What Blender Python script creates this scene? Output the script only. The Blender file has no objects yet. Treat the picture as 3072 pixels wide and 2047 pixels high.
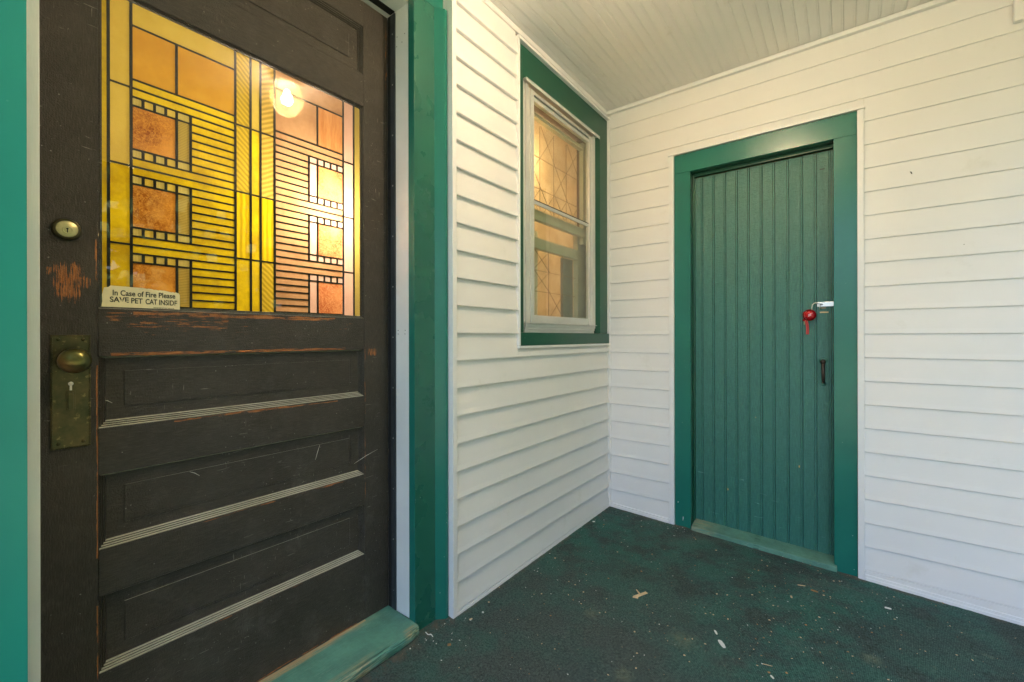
import bpy, bmesh, math, random
from mathutils import Vector, Matrix
random.seed(7)
S = bpy.context.scene
COL = S.collection
# ------------------------------------------------------------------ camera, sky, sun, exposure
YAW = 0.65189952
CAM = Vector((1.1802, -2.5339, 1.05))
cd = bpy.data.cameras.new('camera'); cam = bpy.data.objects.new('camera', cd); COL.objects.link(cam)
cam.location = CAM
cd.sensor_width = 36.0; cd.lens = 36.0*1307.9/3072.0
cd.shift_y = -0.00387; cd.clip_start = 0.02; cd.clip_end = 900
cam.matrix_world = Matrix.Translation(CAM) @ Matrix.Rotation(YAW, 4, 'Z') @ Matrix.Rotation(math.pi/2, 4, 'X') @ Matrix.Rotation(-0.0020, 4, 'Z')
S.camera = cam
SUN_EL, SUN_AZ = math.radians(54), math.radians(318)
w = bpy.data.worlds.new('World'); S.world = w; w.use_nodes = True
wn = w.node_tree; wn.nodes.clear()
sky = wn.nodes.new('ShaderNodeTexSky'); sky.sky_type = 'NISHITA'; sky.sun_disc = False
sky.sun_elevation = SUN_EL; sky.sun_rotation = SUN_AZ
sky.air_density = 0.85; sky.dust_density = 6.0; sky.ozone_density = 0.3
bg = wn.nodes.new('ShaderNodeBackground'); bg.inputs['Strength'].default_value = 0.15
wo = wn.nodes.new('ShaderNodeOutputWorld')
wn.links.new(sky.outputs[0], bg.inputs['Color']); wn.links.new(bg.outputs[0], wo.inputs['Surface'])
sd = bpy.data.lights.new('sun', 'SUN'); sd.energy = 2.4; sd.angle = math.radians(0.6); sd.color = (1.0, 0.95, 0.88)
sun = bpy.data.objects.new('sun', sd); COL.objects.link(sun)
dv = Vector((math.sin(SUN_AZ)*math.cos(SUN_EL), math.cos(SUN_AZ)*math.cos(SUN_EL), math.sin(SUN_EL)))
sun.rotation_euler = (-dv).to_track_quat('-Z', 'Y').to_euler()
V = S.view_settings
V.view_transform = 'Standard'; V.look = 'None'; V.gamma = 1.0; V.use_curve_mapping = False
V.exposure = 3.02
LAMP_W = 112.0      # radiance of the porch bulb
HALL_W = 47.0      # bulb behind the stained glass
ROOM_W = 28.0

# ------------------------------------------------------------------ node helpers
class NT:
    def __init__(s, name):
        s.m = bpy.data.materials.new(name); s.m.use_nodes = True
        s.t = s.m.node_tree; s.t.nodes.clear()
        s.out = s.n('ShaderNodeOutputMaterial')
        s.tc = s.n('ShaderNodeTexCoord').outputs['Object']
    def n(s, k, **kw):
        x = s.t.nodes.new(k)
        for a, b in kw.items(): setattr(x, a, b)
        return x
    def put(s, sock, v):
        if hasattr(v, 'is_output') or isinstance(v, bpy.types.NodeSocket): s.t.links.new(v, sock)
        elif isinstance(v, (tuple, list)) and len(v) == 3 and sock.type == 'RGBA': sock.default_value = (*v, 1)
        else: sock.default_value = v
    def mapv(s, scale, loc=(0, 0, 0), rot=(0, 0, 0)):
        m = s.n('ShaderNodeMapping'); s.put(m.inputs[0], s.tc)
        m.inputs['Scale'].default_value = scale; m.inputs['Location'].default_value = loc; m.inputs['Rotation'].default_value = rot
        return m.outputs[0]
    def noise(s, scale, detail=4, rough=.55, vec=None, dist=0):
        x = s.n('ShaderNodeTexNoise'); s.put(x.inputs['Vector'], vec or s.tc)
        x.inputs['Scale'].default_value = scale; x.inputs['Detail'].default_value = detail
        x.inputs['Roughness'].default_value = rough; x.inputs['Distortion'].default_value = dist
        return x.outputs[0]
    def vor(s, scale, vec=None, feature='F1', rnd=1):
        x = s.n('ShaderNodeTexVoronoi', feature=feature); s.put(x.inputs['Vector'], vec or s.tc)
        x.inputs['Scale'].default_value = scale; x.inputs['Randomness'].default_value = rnd
        return x
    def wave(s, scale, vec=None, dist=0, axis='X', detail=1):
        x = s.n('ShaderNodeTexWave', bands_direction=axis); s.put(x.inputs['Vector'], vec or s.tc)
        x.inputs['Scale'].default_value = scale; x.inputs['Distortion'].default_value = dist; x.inputs['Detail'].default_value = detail
        return x.outputs[1]
    def ramp(s, v, a, b, c0=0., c1=1.):
        x = s.n('ShaderNodeMapRange'); s.put(x.inputs[0], v)
        for i, q in enumerate((a, b, c0, c1)): x.inputs[i+1].default_value = q
        return x.outputs[0]
    def math(s, op, a, b=0.):
        x = s.n('ShaderNodeMath', operation=op); s.put(x.inputs[0], a); s.put(x.inputs[1], b); return x.outputs[0]
    def mix(s, f, a, b):
        x = s.n('ShaderNodeMix', data_type='RGBA'); s.put(x.inputs[0], f); s.put(x.inputs[6], a); s.put(x.inputs[7], b); return x.outputs[2]
    def xyz(s):
        x = s.n('ShaderNodeSeparateXYZ'); s.put(x.inputs[0], s.tc); return x.outputs
    def soft(s, ax, c, h, e):   # 1 inside c+-h along a coordinate, fading over e
        d = s.math('ABSOLUTE', s.math('SUBTRACT', ax, c)); return s.ramp(d, h+e, h, 0., 1.)
    def blob(s, cy, cz, hy, hz, e=.01):
        p = s.xyz(); return s.math('MULTIPLY', s.soft(p[1], cy, hy, e), s.soft(p[2], cz, hz, e))
    def bump(s, h, strength=.3, dist=.002, prev=None):
        x = s.n('ShaderNodeBump'); s.put(x.inputs['Height'], h); x.inputs['Strength'].default_value = strength; x.inputs['Distance'].default_value = dist
        if prev: s.put(x.inputs['Normal'], prev)
        return x.outputs[0]
    def bsdf(s, col, rough=.5, nrm=None, metal=0., spec=.5, **kw):
        x = s.n('ShaderNodeBsdfPrincipled'); s.put(x.inputs['Base Color'], col); s.put(x.inputs['Roughness'], rough)
        x.inputs['Metallic'].default_value = metal; x.inputs['Specular IOR Level'].default_value = spec
        if nrm: s.put(x.inputs['Normal'], nrm)
        for k, v in kw.items(): s.put(x.inputs[k.replace('_', ' ')], v)
        s.t.links.new(x.outputs[0], s.out.inputs[0]); return s.m
def hexc(r, g, b):
    f = lambda c: (c/255/12.92) if c/255 <= .04045 else ((c/255+.055)/1.055)**2.4
    return (f(r), f(g), f(b))
def scl(c, k): return tuple(min(1., x*k) for x in c)

M = {}
def simple(name, col, rough=.5, metal=0., var=.12, nscale=6, bscale=250, bstr=.08, spec=.5, grain=None):
    n = NT(name)
    f = n.noise(nscale, 5)
    c = n.mix(n.ramp(f, .3, .7), scl(col, 1-var), scl(col, 1+var))
    v = n.mapv(grain) if grain else None
    b = n.bump(n.noise(bscale, 3, vec=v), bstr, .001)
    M[name] = n.bsdf(c, n.ramp(n.noise(nscale*3, 3), .3, .7, rough*.85, rough*1.15), b, metal, spec)
    return M[name]

# white vinyl siding: faint embossed grain, dust smears
def vinyl(name, grain):
    n = NT(name)
    big = n.noise(2.2, 4); fine = n.noise(40, 4, vec=n.mapv(grain))
    c = n.mix(n.ramp(big, .3, .7), (.765, .745, .74), (.81, .79, .785))
    dirt = n.math('MULTIPLY', n.ramp(n.noise(5, 6, .7), .60, .78), .35)
    c = n.mix(dirt, c, (.55, .52, .45))
    sp = n.vor(9).outputs[0]; spk = n.math('MULTIPLY', n.ramp(sp, .018, .010), n.ramp(n.noise(1.7, 2), .5, .56))
    c = n.mix(spk, c, (.12, .10, .08))
    nr = n.bump(fine, .12, .001); nr = n.bump(n.noise(3.5, 2), .35, .006, nr)
    M[name] = n.bsdf(c, .42, nr, 0, .4)
vinyl('vinyl_y', (12, 1, 14)); vinyl('vinyl_x', (1, 12, 14))
simple('white_trim', (.80, .785, .785), .4, var=.03, bstr=.03)
# ceiling paint
n = NT('ceiling_paint'); fl = n.noise(30, 5)
c = n.mix(n.ramp(n.noise(1.6, 4), .3, .7), (.76, .74, .725), (.81, .79, .775))
st = n.math('MULTIPLY', n.ramp(n.noise(7, 6, .7), .62, .72), .5)
c = n.mix(st, c, (.62, .58, .50))
M['ceiling_paint'] = n.bsdf(c, .45, n.bump(n.noise(220, 3), .35, .0015, n.bump(n.noise(9, 4, vec=n.mapv((1, .3, 1))), .3, .004)))
# green aluminium cladding / green paint
def green(name, col, rough, chips, grain, paint=False):
    n = NT(name)
    c = n.mix(n.ramp(n.noise(3, 4), .3, .7), scl(col, .94), scl(col, 1.06))
    v = n.vor(38 if chips > .5 else 20); ch = n.ramp(v.outputs[0], .13*chips, .10*chips)
    gate = n.ramp(n.noise(4.5, 5, .7), .51, .55); p = n.xyz()
    low = n.ramp(p[2], .9, .15, .15, 1.)
    chm = n.math('MULTIPLY', n.math('MULTIPLY', ch, gate), low)
    c = n.mix(n.math('MULTIPLY', chm, .75), c, (.42, .62, .58))
    if paint:
        c = n.mix(n.ramp(n.noise(34, 6, .75, vec=n.mapv(grain)), .42, .66), scl(col, .62), n.mix(.22, c, (.12, .26, .22)))
        sc = n.ramp(n.noise(14, 3, .5, vec=n.mapv((1.2, 1, 9), rot=(0, .12, 0)), dist=.6), .70, .735)
        sc = n.math('MULTIPLY', n.math('MULTIPLY', sc, n.soft(p[2], .22, .12, .12)), .5)
        c = n.mix(sc, c, (.35, .60, .55))
        or_ = n.math('MULTIPLY', n.ramp(n.vor(26, vec=n.mapv((1, 1, .45))).outputs[0], .085, .07), n.ramp(n.noise(6, 3), .56, .6))
        c = n.mix(n.math('MULTIPLY', or_, n.ramp(p[2], .95, .7)), c, (.72, .42, .12))
        g = n.noise(60, 6, .65, vec=n.mapv(grain)); lump = n.noise(70, 4, .7)
        nr = n.bump(g, .55, .002, n.bump(n.ramp(lump, .35, .7), .5, .0025))
    else:
        nr = n.bump(n.noise(260, 2), .05, .0006, n.bump(n.noise(2.2, 2), .25, .004))
    M[name] = n.bsdf(c, n.ramp(n.noise(8, 4), .3, .7, rough*.92, rough*1.08), nr, 0, (.65 if paint else .5))
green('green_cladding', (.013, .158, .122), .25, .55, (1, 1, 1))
green('shaded_casing_cladding', (.013, .115, .080), .28, .4, (1, 1, 1))  # shaded copy of the cladding: casing face darkened in colour for its angle
green('lit_green_cladding', (.014, .290, .235), .35, .5, (1, 1, 1))  # lit copy of the cladding: lawn reflection put into the left casing's colour
green('shaded_green_cladding', (.010, .080, .048), .30, .3, (1, 1, 1))  # shaded copy for window casing and door jambs, shade put into the colour
green('green_door_paint', (.026, .195, .150), .34, .6, (9, 1, .6), True)
# worn green sill
def sill_mat(name, col, grain, wear):
    n = NT(name)
    c = n.mix(n.ramp(n.noise(9, 5, .7), .35, .7), scl(col, .75), scl(col, 1.25))
    sc = n.ramp(n.noise(55, 4, .7, vec=n.mapv(grain)), .60, .66)
    c = n.mix(n.math('MULTIPLY', sc, n.math('MULTIPLY', n.ramp(n.noise(6, 4), .45, .6), .6)), c, (.42, .55, .45))
    p = n.xyz()
    c = n.mix(n.math('MULTIPLY', wear(n, p), n.ramp(n.noise(30, 5, .7, vec=n.mapv(grain)), .40, .56)), c, (.52, .38, .20))
    gr_ = n.math('MULTIPLY', n.soft(p[0], .0, .010, .006), n.ramp(n.noise(22, 4, .6, vec=n.mapv(grain)), .48, .56)); c = n.mix(n.math('MULTIPLY', gr_, .75), c, (.015, .09, .065))
    nr = n.bump(n.noise(22, 5, .6, vec=n.mapv(grain)), .8, .004, n.bump(n.noise(200, 3), .3, .001))
    M[name] = n.bsdf(c, .5, nr)
sill_mat('sill_paint', (.115, .32, .245), (10, .5, 10),
         lambda n, p: n.math('MAXIMUM', n.math('MULTIPLY', n.soft(p[0], -.168, .010, .006), n.ramp(p[1], .50, .25)), n.math('MULTIPLY', n.soft(p[0], -.012, .012, .01), n.ramp(n.noise(5, 3), .46, .60))))
sill_mat('rear_sill_paint', (.10, .25, .19), (.6, 8, 8),
         lambda n, p: n.math('MULTIPLY', n.soft(p[0], -.30, .05, .08), .45))
# grey worn carpet
n = NT('porch_carpet')
big = n.noise(1.3, 5, .6); mid = n.noise(6, 5, .65); fine = n.noise(170, 6, .85)
rib = n.wave(72, n.mapv((1, 1, 1), rot=(0, 0, .10)), 1.2, 'X', 2)
p = n.xyz()
c = n.mix(n.ramp(big, .42, .58), (.050, .115, .102), (.020, .175, .138))
c = n.mix(n.ramp(mid, .44, .62), c, (.040, .062, .058))
worn = n.math('MULTIPLY', n.ramp(n.noise(2.6, 6, .7), .54, .74), .55)
c = n.mix(worn, c, (.150, .165, .150))
stain = n.math('MULTIPLY', n.ramp(n.noise(7, 5, .75), .66, .76), .6)
c = n.mix(stain, c, (.34, .37, .24))
gz_ = n.math('MULTIPLY', n.soft(p[0], .42, .20, .40), n.ramp(p[1], -.65, -1.10)); c = n.mix(n.math('MULTIPLY', gz_, n.ramp(mid, .35, .62, .35, .9)), c, (.088, .102, .100))
for sx_, sy_, sr_ in ((.72, -.94, .045), (.40, -1.02, .022), (.62, -1.22, .03), (1.25, -.62, .03)):
    sm_ = n.math('MULTIPLY', n.math('MULTIPLY', n.soft(p[0], sx_, sr_*.3, sr_), n.soft(p[1], sy_, sr_*.3, sr_)), n.ramp(n.noise(40, 5, .7), .36, .62))
    c = n.mix(n.math('MULTIPLY', sm_, .75), c, (.30, .32, .21))
c = n.mix(n.ramp(fine, .36, .62), n.mix(.62, c, (0, 0, 0)), n.mix(.28, c, (.30, .42, .38)))
c = n.mix(n.math('MULTIPLY', n.ramp(rib, .5, .05), .38), c, (.003, .009, .008))
lint = n.ramp(n.vor(170, feature='F1').outputs[0], .10, .06); lint = n.math('MULTIPLY', lint, n.ramp(n.noise(60, 2), .54, .6))
c = n.mix(n.math('MULTIPLY', lint, .7), c, (.30, .34, .30))
edge_ = n.math('MAXIMUM', n.ramp(p[1], -.05, -.015), n.ramp(p[0], .045, .012))
c = n.mix(n.math('MULTIPLY', edge_, n.ramp(n.noise(24, 5, .7), .42, .62, 0., .8)), c, (.16, .13, .10))
M['porch_carpet'] = n.bsdf(c, .95, n.bump(fine, 1, .004, n.bump(rib, .5, .002)), 0, .15)
# old dark door paint: wood grain, worn spots showing orange wood, dust on up-facing ledges
def door_paint(name, grain, horizontal):
    n = NT(name); p = n.xyz()
    base = n.mix(n.ramp(n.noise(5, 5, .65), .3, .7), (.024, .018, .012), (.046, .038, .029))
    base = n.mix(n.math('MULTIPLY', n.ramp(n.noise(11, 5, .7), .52, .75), .5), base, (.075, .068, .058))
    streak = n.noise(26 if horizontal else 40, 6, .7, vec=n.mapv(grain))
    # coordinates are relative to the door's base: y from 0 (latch side) to .896, z up
    def area(*a): return n.blob(*a)
    zones = None
    Z = [(.048, 1.130, .012, .030, .045, .352), (.060, 1.128, .020, .010, .02, .345), (.025, 1.150, .010, .006, .02, .30)] if not horizontal else []
    if horizontal:
        Z = [(.42, 1.064, .26, .003, .012, .34), (.24, 1.05, .12, .020, .03, .275), (.45, 1.03, .30, .03, .02, .19), (.42, .9650, .30, .0030, .007, .33), (.38, .7915, .14, .0015, .007, .34), (.55, .790, .14, .001, .005, .32), (.52, .513, .22, .001, .006, .30), (.45, .229, .12, .001, .005, .27), (.36, .004, .40, .002, .010, .30)]
    else:
        Z += [(.825, .950, .016, .010, .014, .30), (.796, .85, .001, .12, .004, .28), (.796, .55, .001, .12, .004, .28), (.0955, .72, .001, .22, .004, .36), (.0955, .25, .001, .14, .004, .34), (.0935, 1.18, .001, .05, .008, .30), (.888, 2.05, .002, .14, .010, .27)]
    for z in Z:
        wgt = z[5] if len(z) > 5 else .25
        a = n.math('MULTIPLY', area(*z[:5]), wgt); zones = a if zones is None else n.math('MAXIMUM', zones, a)
    streak = n.math('ADD', n.math('MULTIPLY', streak, .72), n.math('MULTIPLY', n.noise(13, 5, .7), .28))
    th = n.math('ADD', zones, streak)
    worn = n.math('MULTIPLY', n.ramp(th, .80, .825), n.ramp(zones, .01, .05))
    wood = n.mix(n.ramp(n.noise(55, 5, .7, vec=n.mapv(grain)), .38, .62), (.26, .075, .018), (.64, .24, .065))
    col = n.mix(worn, base, wood)
    sp = n.math('MULTIPLY', n.ramp(n.vor(60).outputs[0], .10, .06), n.ramp(n.noise(9, 4), .50, .55))
    col = n.mix(n.math('MULTIPLY', sp, .7), col, (.40, .38, .33))
    scr = n.math('MAXIMUM', n.ramp(n.noise(20, 3, .5, vec=n.mapv((1, 1.1, 11), rot=(.55, 0, 0)), dist=.4), .685, .70), n.ramp(n.noise(24, 3, .5, vec=n.mapv((1, 12, 1.2), rot=(-.4, 0, 0)), dist=.4), .70, .715))
    fg = n.ramp(n.noise(70, 6, .75, vec=n.mapv(grain)), .48, .68); col = n.mix(n.math('MULTIPLY', fg, .55), col, (.135, .115, .088))
    dk = n.ramp(n.noise(40, 6, .8, vec=n.mapv(grain)), .44, .32); col = n.mix(n.math('MULTIPLY', dk, .8), col, (.008, .006, .004))
    scr = n.math('MULTIPLY', scr, n.ramp(n.noise(4, 3), .50, .58))
    col = n.mix(n.math('MULTIPLY', scr, .6), col, (.30, .28, .23))
    scuff = n.math('MULTIPLY', n.ramp(n.noise(8, 6, .75), .55, .72), n.ramp(p[2], 1.1, .2)); col = n.mix(n.math('MULTIPLY', scuff, .45), col, (.15, .14, .12))
    g = n.n('ShaderNodeNewGeometry'); s3 = n.n('ShaderNodeSeparateXYZ'); n.put(s3.inputs[0], g.outputs['True Normal'])
    dust = n.math('MULTIPLY', n.ramp(s3.outputs[2], .30, .80), n.ramp(n.noise(30, 4, .7, vec=n.mapv((1, .3, 1))), .2, .6, .55, .95))
    col = n.mix(dust, col, (.60, .58, .46))
    h = n.noise(48, 6, .65, vec=n.mapv(grain)); peb = n.ramp(n.noise(330, 4, .6), .35, .7)
    nr = n.bump(peb, .9, .0014, n.bump(h, .55, .0018, n.bump(worn, .5, -.0008)))
    M[name] = n.bsdf(col, n.mix(worn, (.36, .36, .36), (.7, .7, .7)), nr, 0, .5)
door_paint('door_paint_rail', (10, .55, 10), True)
door_paint('door_paint_stile', (10, 10, .55), False)
simple('black_gap', (.01, .01, .01), .7)
simple('weather_metal', (.10, .115, .125), .38, .7, .15)
simple('steel', (.62, .62, .60), .3, 1., .1)
simple('white_jamb_paint', (.78, .79, .78), .45, var=.05, bscale=60, bstr=.35, grain=(8, 8, .6))
simple('cream_edge_paint', (.72, .67, .58), .5, var=.08, bscale=60, bstr=.3)
simple('storm_metal', (.60, .60, .575), .42, .25, .06, bstr=.04)
simple('sash_paint', (.46, .45, .34), .5, var=.08)
simple('window_lines', (.26, .19, .11), .6, var=.2)
simple('grey_strip', (.24, .23, .20), .6)
simple('lead', (.020, .015, .011), .55, 0, .2, spec=.3)
simple('iron', (.055, .036, .028), .35, .6, .3, bscale=90, bstr=.3)
simple('paper', (.78, .67, .40), .6, var=.10, nscale=25)
simple('ink', (.022, .018, .010), .6)
simple('lock_red', (.42, .006, .012), .22, .35, .1)
simple('strap_red', (.50, .035, .035), .4, 0, .15)
simple('white_print', (.8, .8, .8), .4)
simple('chip_wood', (.70, .50, .29), .7, var=.15, nscale=30, bscale=90, bstr=.4)
simple('paint_flake', (.78, .78, .74), .6, var=.1)
simple('bark_bit', (.40, .21, .08), .8, var=.3, nscale=40)
simple('interior_wall', (.74, .66, .54), .8, var=.04)
simple('interior_dark', (.20, .12, .07), .6)
simple('roof_felt', (.05, .05, .05), .9)
simple('raw_wood', (.50, .36, .20), .7, bscale=60, bstr=.5, grain=(8, .5, 8))
# brass with green-brown patina
n = NT('old_brass')
c = n.mix(n.ramp(n.noise(22, 5, .7), .35, .65), (.115, .088, .042), (.050, .054, .026))
c = n.mix(n.ramp(n.noise(90, 3), .6, .7), c, (.20, .16, .07))
M['old_brass'] = n.bsdf(c, n.ramp(n.noise(40, 4), .3, .7, .30, .5), n.bump(n.noise(120, 4), .25, .0008), .75, .5)
n = NT('knob_brass')
g = n.n('ShaderNodeLayerWeight'); g.inputs[0].default_value = .35
c = n.mix(n.ramp(n.noise(28, 5, .7), .35, .65), (.19, .17, .055), (.12, .12, .045))
c = n.mix(n.math('MULTIPLY', n.ramp(n.noise(16, 4), .45, .62), .7), c, (.26, .125, .055))
M['knob_brass'] = n.bsdf(c, .28, n.bump(n.noise(90, 4), .12, .0006), .85)
n = NT('pale_brass')
M['pale_brass'] = n.bsdf(n.mix(n.ramp(n.noise(60, 4), .3, .7), (.60, .55, .28), (.42, .38, .18)), .33, n.bump(n.noise(100, 3), .2, .0006), .5)
# clear window glass (thin solid slab, front face reflects)
def clear_glass(name, tint=(.96, .97, .95), haze=0.):
    n = NT(name)
    fr = n.n('ShaderNodeFresnel'); fr.inputs['IOR'].default_value = 1.62
    ge = n.n('ShaderNodeNewGeometry')
    f = n.math('MULTIPLY', fr.outputs[0], n.math('SUBTRACT', 1., ge.outputs['Backfacing']))
    tr = n.n('ShaderNodeBsdfTransparent'); tr.inputs[0].default_value = (*tint, 1)
    gl = n.n('ShaderNodeBsdfGlossy'); gl.inputs['Roughness'].default_value = 0.0
    n.put(gl.inputs['Normal'], n.bump(n.noise(2.5, 2), .02, .002))
    mx = n.n('ShaderNodeMixShader'); n.put(mx.inputs[0], f)
    n.t.links.new(tr.outputs[0], mx.inputs[1]); n.t.links.new(gl.outputs[0], mx.inputs[2])
    o = mx
    if haze:
        df = n.n('ShaderNodeBsdfDiffuse'); df.inputs[0].default_value = (.6, .6, .52, 1)
        m2 = n.n('ShaderNodeMixShader'); n.put(m2.inputs[0], n.math('MULTIPLY', n.ramp(n.noise(6, 4), .3, .8), haze))
        n.t.links.new(mx.outputs[0], m2.inputs[1]); n.t.links.new(df.outputs[0], m2.inputs[2]); o = m2
    n.t.links.new(o.outputs[0], n.out.inputs[0]); M[name] = n.m
clear_glass('clear_glass'); clear_glass('storm_glass', (.93, .95, .90), .10)
# tinted art glass: mostly diffusing, a little see-through
def art(name, c1, c2, kind='plain', clear=0.):
    n = NT(name)
    if kind == 'plain': f = n.ramp(n.noise(6, 5, .75), .38, .60)
    elif kind == 'rust': f = n.ramp(n.noise(150, 5, .75, dist=1.2), .42, .60)
    elif kind == 'streak': f = n.ramp(n.noise(30, 4, .6, vec=n.mapv((1, 4, .5)), dist=.5), .35, .65)
    elif kind == 'reed': f = n.wave(75, None, .8, 'Z')
    elif kind == 'reedv': f = n.wave(110, n.mapv((1, 1, 1)), 1.5, 'Y')
    elif kind == 'diag': f = n.wave(27, n.mapv((1, 1, 1), rot=(.75, 0, 0)), 1.8, 'Z')
    elif kind == 'diag2': f = n.wave(25, n.mapv((1, 1, 1), rot=(-.55, 0, 0)), 1.8, 'Z')
    elif kind == 'stripe': f = n.wave(22, None, 1.5, 'Y')
    c = n.mix(f, c1, c2)
    if kind == 'rust':
        sp = n.ramp(n.noise(230, 4, .8, dist=1.), .60, .66); c = n.mix(n.math('MULTIPLY', sp, .6), c, scl(c1, .35))
        c = n.mix(n.ramp(n.noise(11, 4), .45, .7), c, scl(c2, 1.15))
    tl = n.n('ShaderNodeBsdfTranslucent'); n.put(tl.inputs[0], c)
    df = n.n('ShaderNodeBsdfDiffuse'); n.put(df.inputs[0], n.mix(.5, c, (0, 0, 0)))
    tr = n.n('ShaderNodeBsdfTransparent'); n.put(tr.inputs[0], c)
    a = n.n('ShaderNodeMixShader'); a.inputs[0].default_value = .22; n.t.links.new(tl.outputs[0], a.inputs[1]); n.t.links.new(df.outputs[0], a.inputs[2])
    b = n.n('ShaderNodeMixShader'); b.inputs[0].default_value = clear; n.t.links.new(a.outputs[0], b.inputs[1]); n.t.links.new(tr.outputs[0], b.inputs[2])
    n.t.links.new(b.outputs[0], n.out.inputs[0]); M[name] = n.m
YEL = (.56, .38, .016); YEL2 = (.86, .64, .014)
art('yellow_glass', YEL, YEL2); art('pale_yellow_glass', (.66, .48, .07), (.74, .56, .10))
art('amber_glass', (.62, .32, .025), (.72, .40, .04)); art('rust_glass', (.30, .085, .012), (.66, .31, .05), 'rust')
art('reeded_olive_glass', (.34, .25, .05), (.56, .42, .10), 'reed'); art('reeded_yellow_glass', (.50, .40, .08), (.72, .60, .20), 'reedv')
art('feathered_glass', (.42, .30, .02), (.72, .50, .04), 'diag'); art('feathered_glass_b', (.42, .28, .04), (.74, .50, .09), 'diag2')
art('striped_glass', (.55, .37, .01), (.86, .62, .015), 'stripe')
art('peach_glass', (.46, .24, .115), (.60, .34, .17)); art('pink_glass', (.66, .40, .30), (.74, .46, .36))  # left yellow, right pink: hue of the backlight put into the pane colours
art('orange_glass', (.50, .20, .06), (.66, .31, .11), 'streak'); art('red_rust_glass', (.46, .10, .03), (.74, .32, .13), 'rust')
art('reeded_pink_glass', (.50, .30, .24), (.74, .52, .42), 'reedv')
art('cream_shade', (.58, .46, .31), (.68, .56, .40), 'plain', .0)
# emitters
def emitter(name, col, st):
    n = NT(name); e = n.n('ShaderNodeEmission'); e.inputs[0].default_value = (*col, 1); e.inputs[1].default_value = st
    n.t.links.new(e.outputs[0], n.out.inputs[0]); M[name] = n.m
emitter('porch_bulb', (1., .86, .72), LAMP_W)
emitter('hall_bulb', (1., .86, .66), HALL_W); emitter('fill_bulb', (1., .84, .58), HALL_W*.15)
emitter('glow_bulb', (1., .84, .58), ROOM_W*2.6); emitter('room_bulb', (1., .84, .62), ROOM_W)
n = NT('crackle_globe')
nr = n.bump(n.vor(75, feature='DISTANCE_TO_EDGE').outputs[0], 1., .006)
tr = n.n('ShaderNodeBsdfTransparent'); tr.inputs[0].default_value = (1, .93, .78, 1)
tl = n.n('ShaderNodeBsdfTranslucent'); tl.inputs[0].default_value = (.9, .68, .34, 1); n.put(tl.inputs['Normal'], nr)
gl = n.n('ShaderNodeBsdfGlossy'); gl.inputs['Roughness'].default_value = .15; n.put(gl.inputs['Normal'], nr)
a = n.n('ShaderNodeMixShader'); n.put(a.inputs[0], n.ramp(n.vor(75, feature='DISTANCE_TO_EDGE').outputs[0], .0, .12, .60, .25)); n.t.links.new(tr.outputs[0], a.inputs[1]); n.t.links.new(tl.outputs[0], a.inputs[2])
b = n.n('ShaderNodeMixShader'); b.inputs[0].default_value = .06; n.t.links.new(a.outputs[0], b.inputs[1]); n.t.links.new(gl.outputs[0], b.inputs[2])
n.t.links.new(b.outputs[0], n.out.inputs[0]); M['crackle_globe'] = n.m
# yard
n = NT('lawn_grass'); M['lawn_grass'] = n.bsdf(n.mix(n.ramp(n.noise(.6, 5), .3, .7), (.085, .100, .050), (.13, .145, .075)), .9, n.bump(n.noise(30, 4), .8, .05))
n = NT('leaf'); M['leaf'] = n.bsdf(n.mix(n.ramp(n.noise(3, 3), .3, .7), (.030, .075, .018), (.07, .13, .03)), .6)
n = NT('blossom'); M['blossom'] = n.bsdf((.75, .73, .72), .6)

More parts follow.
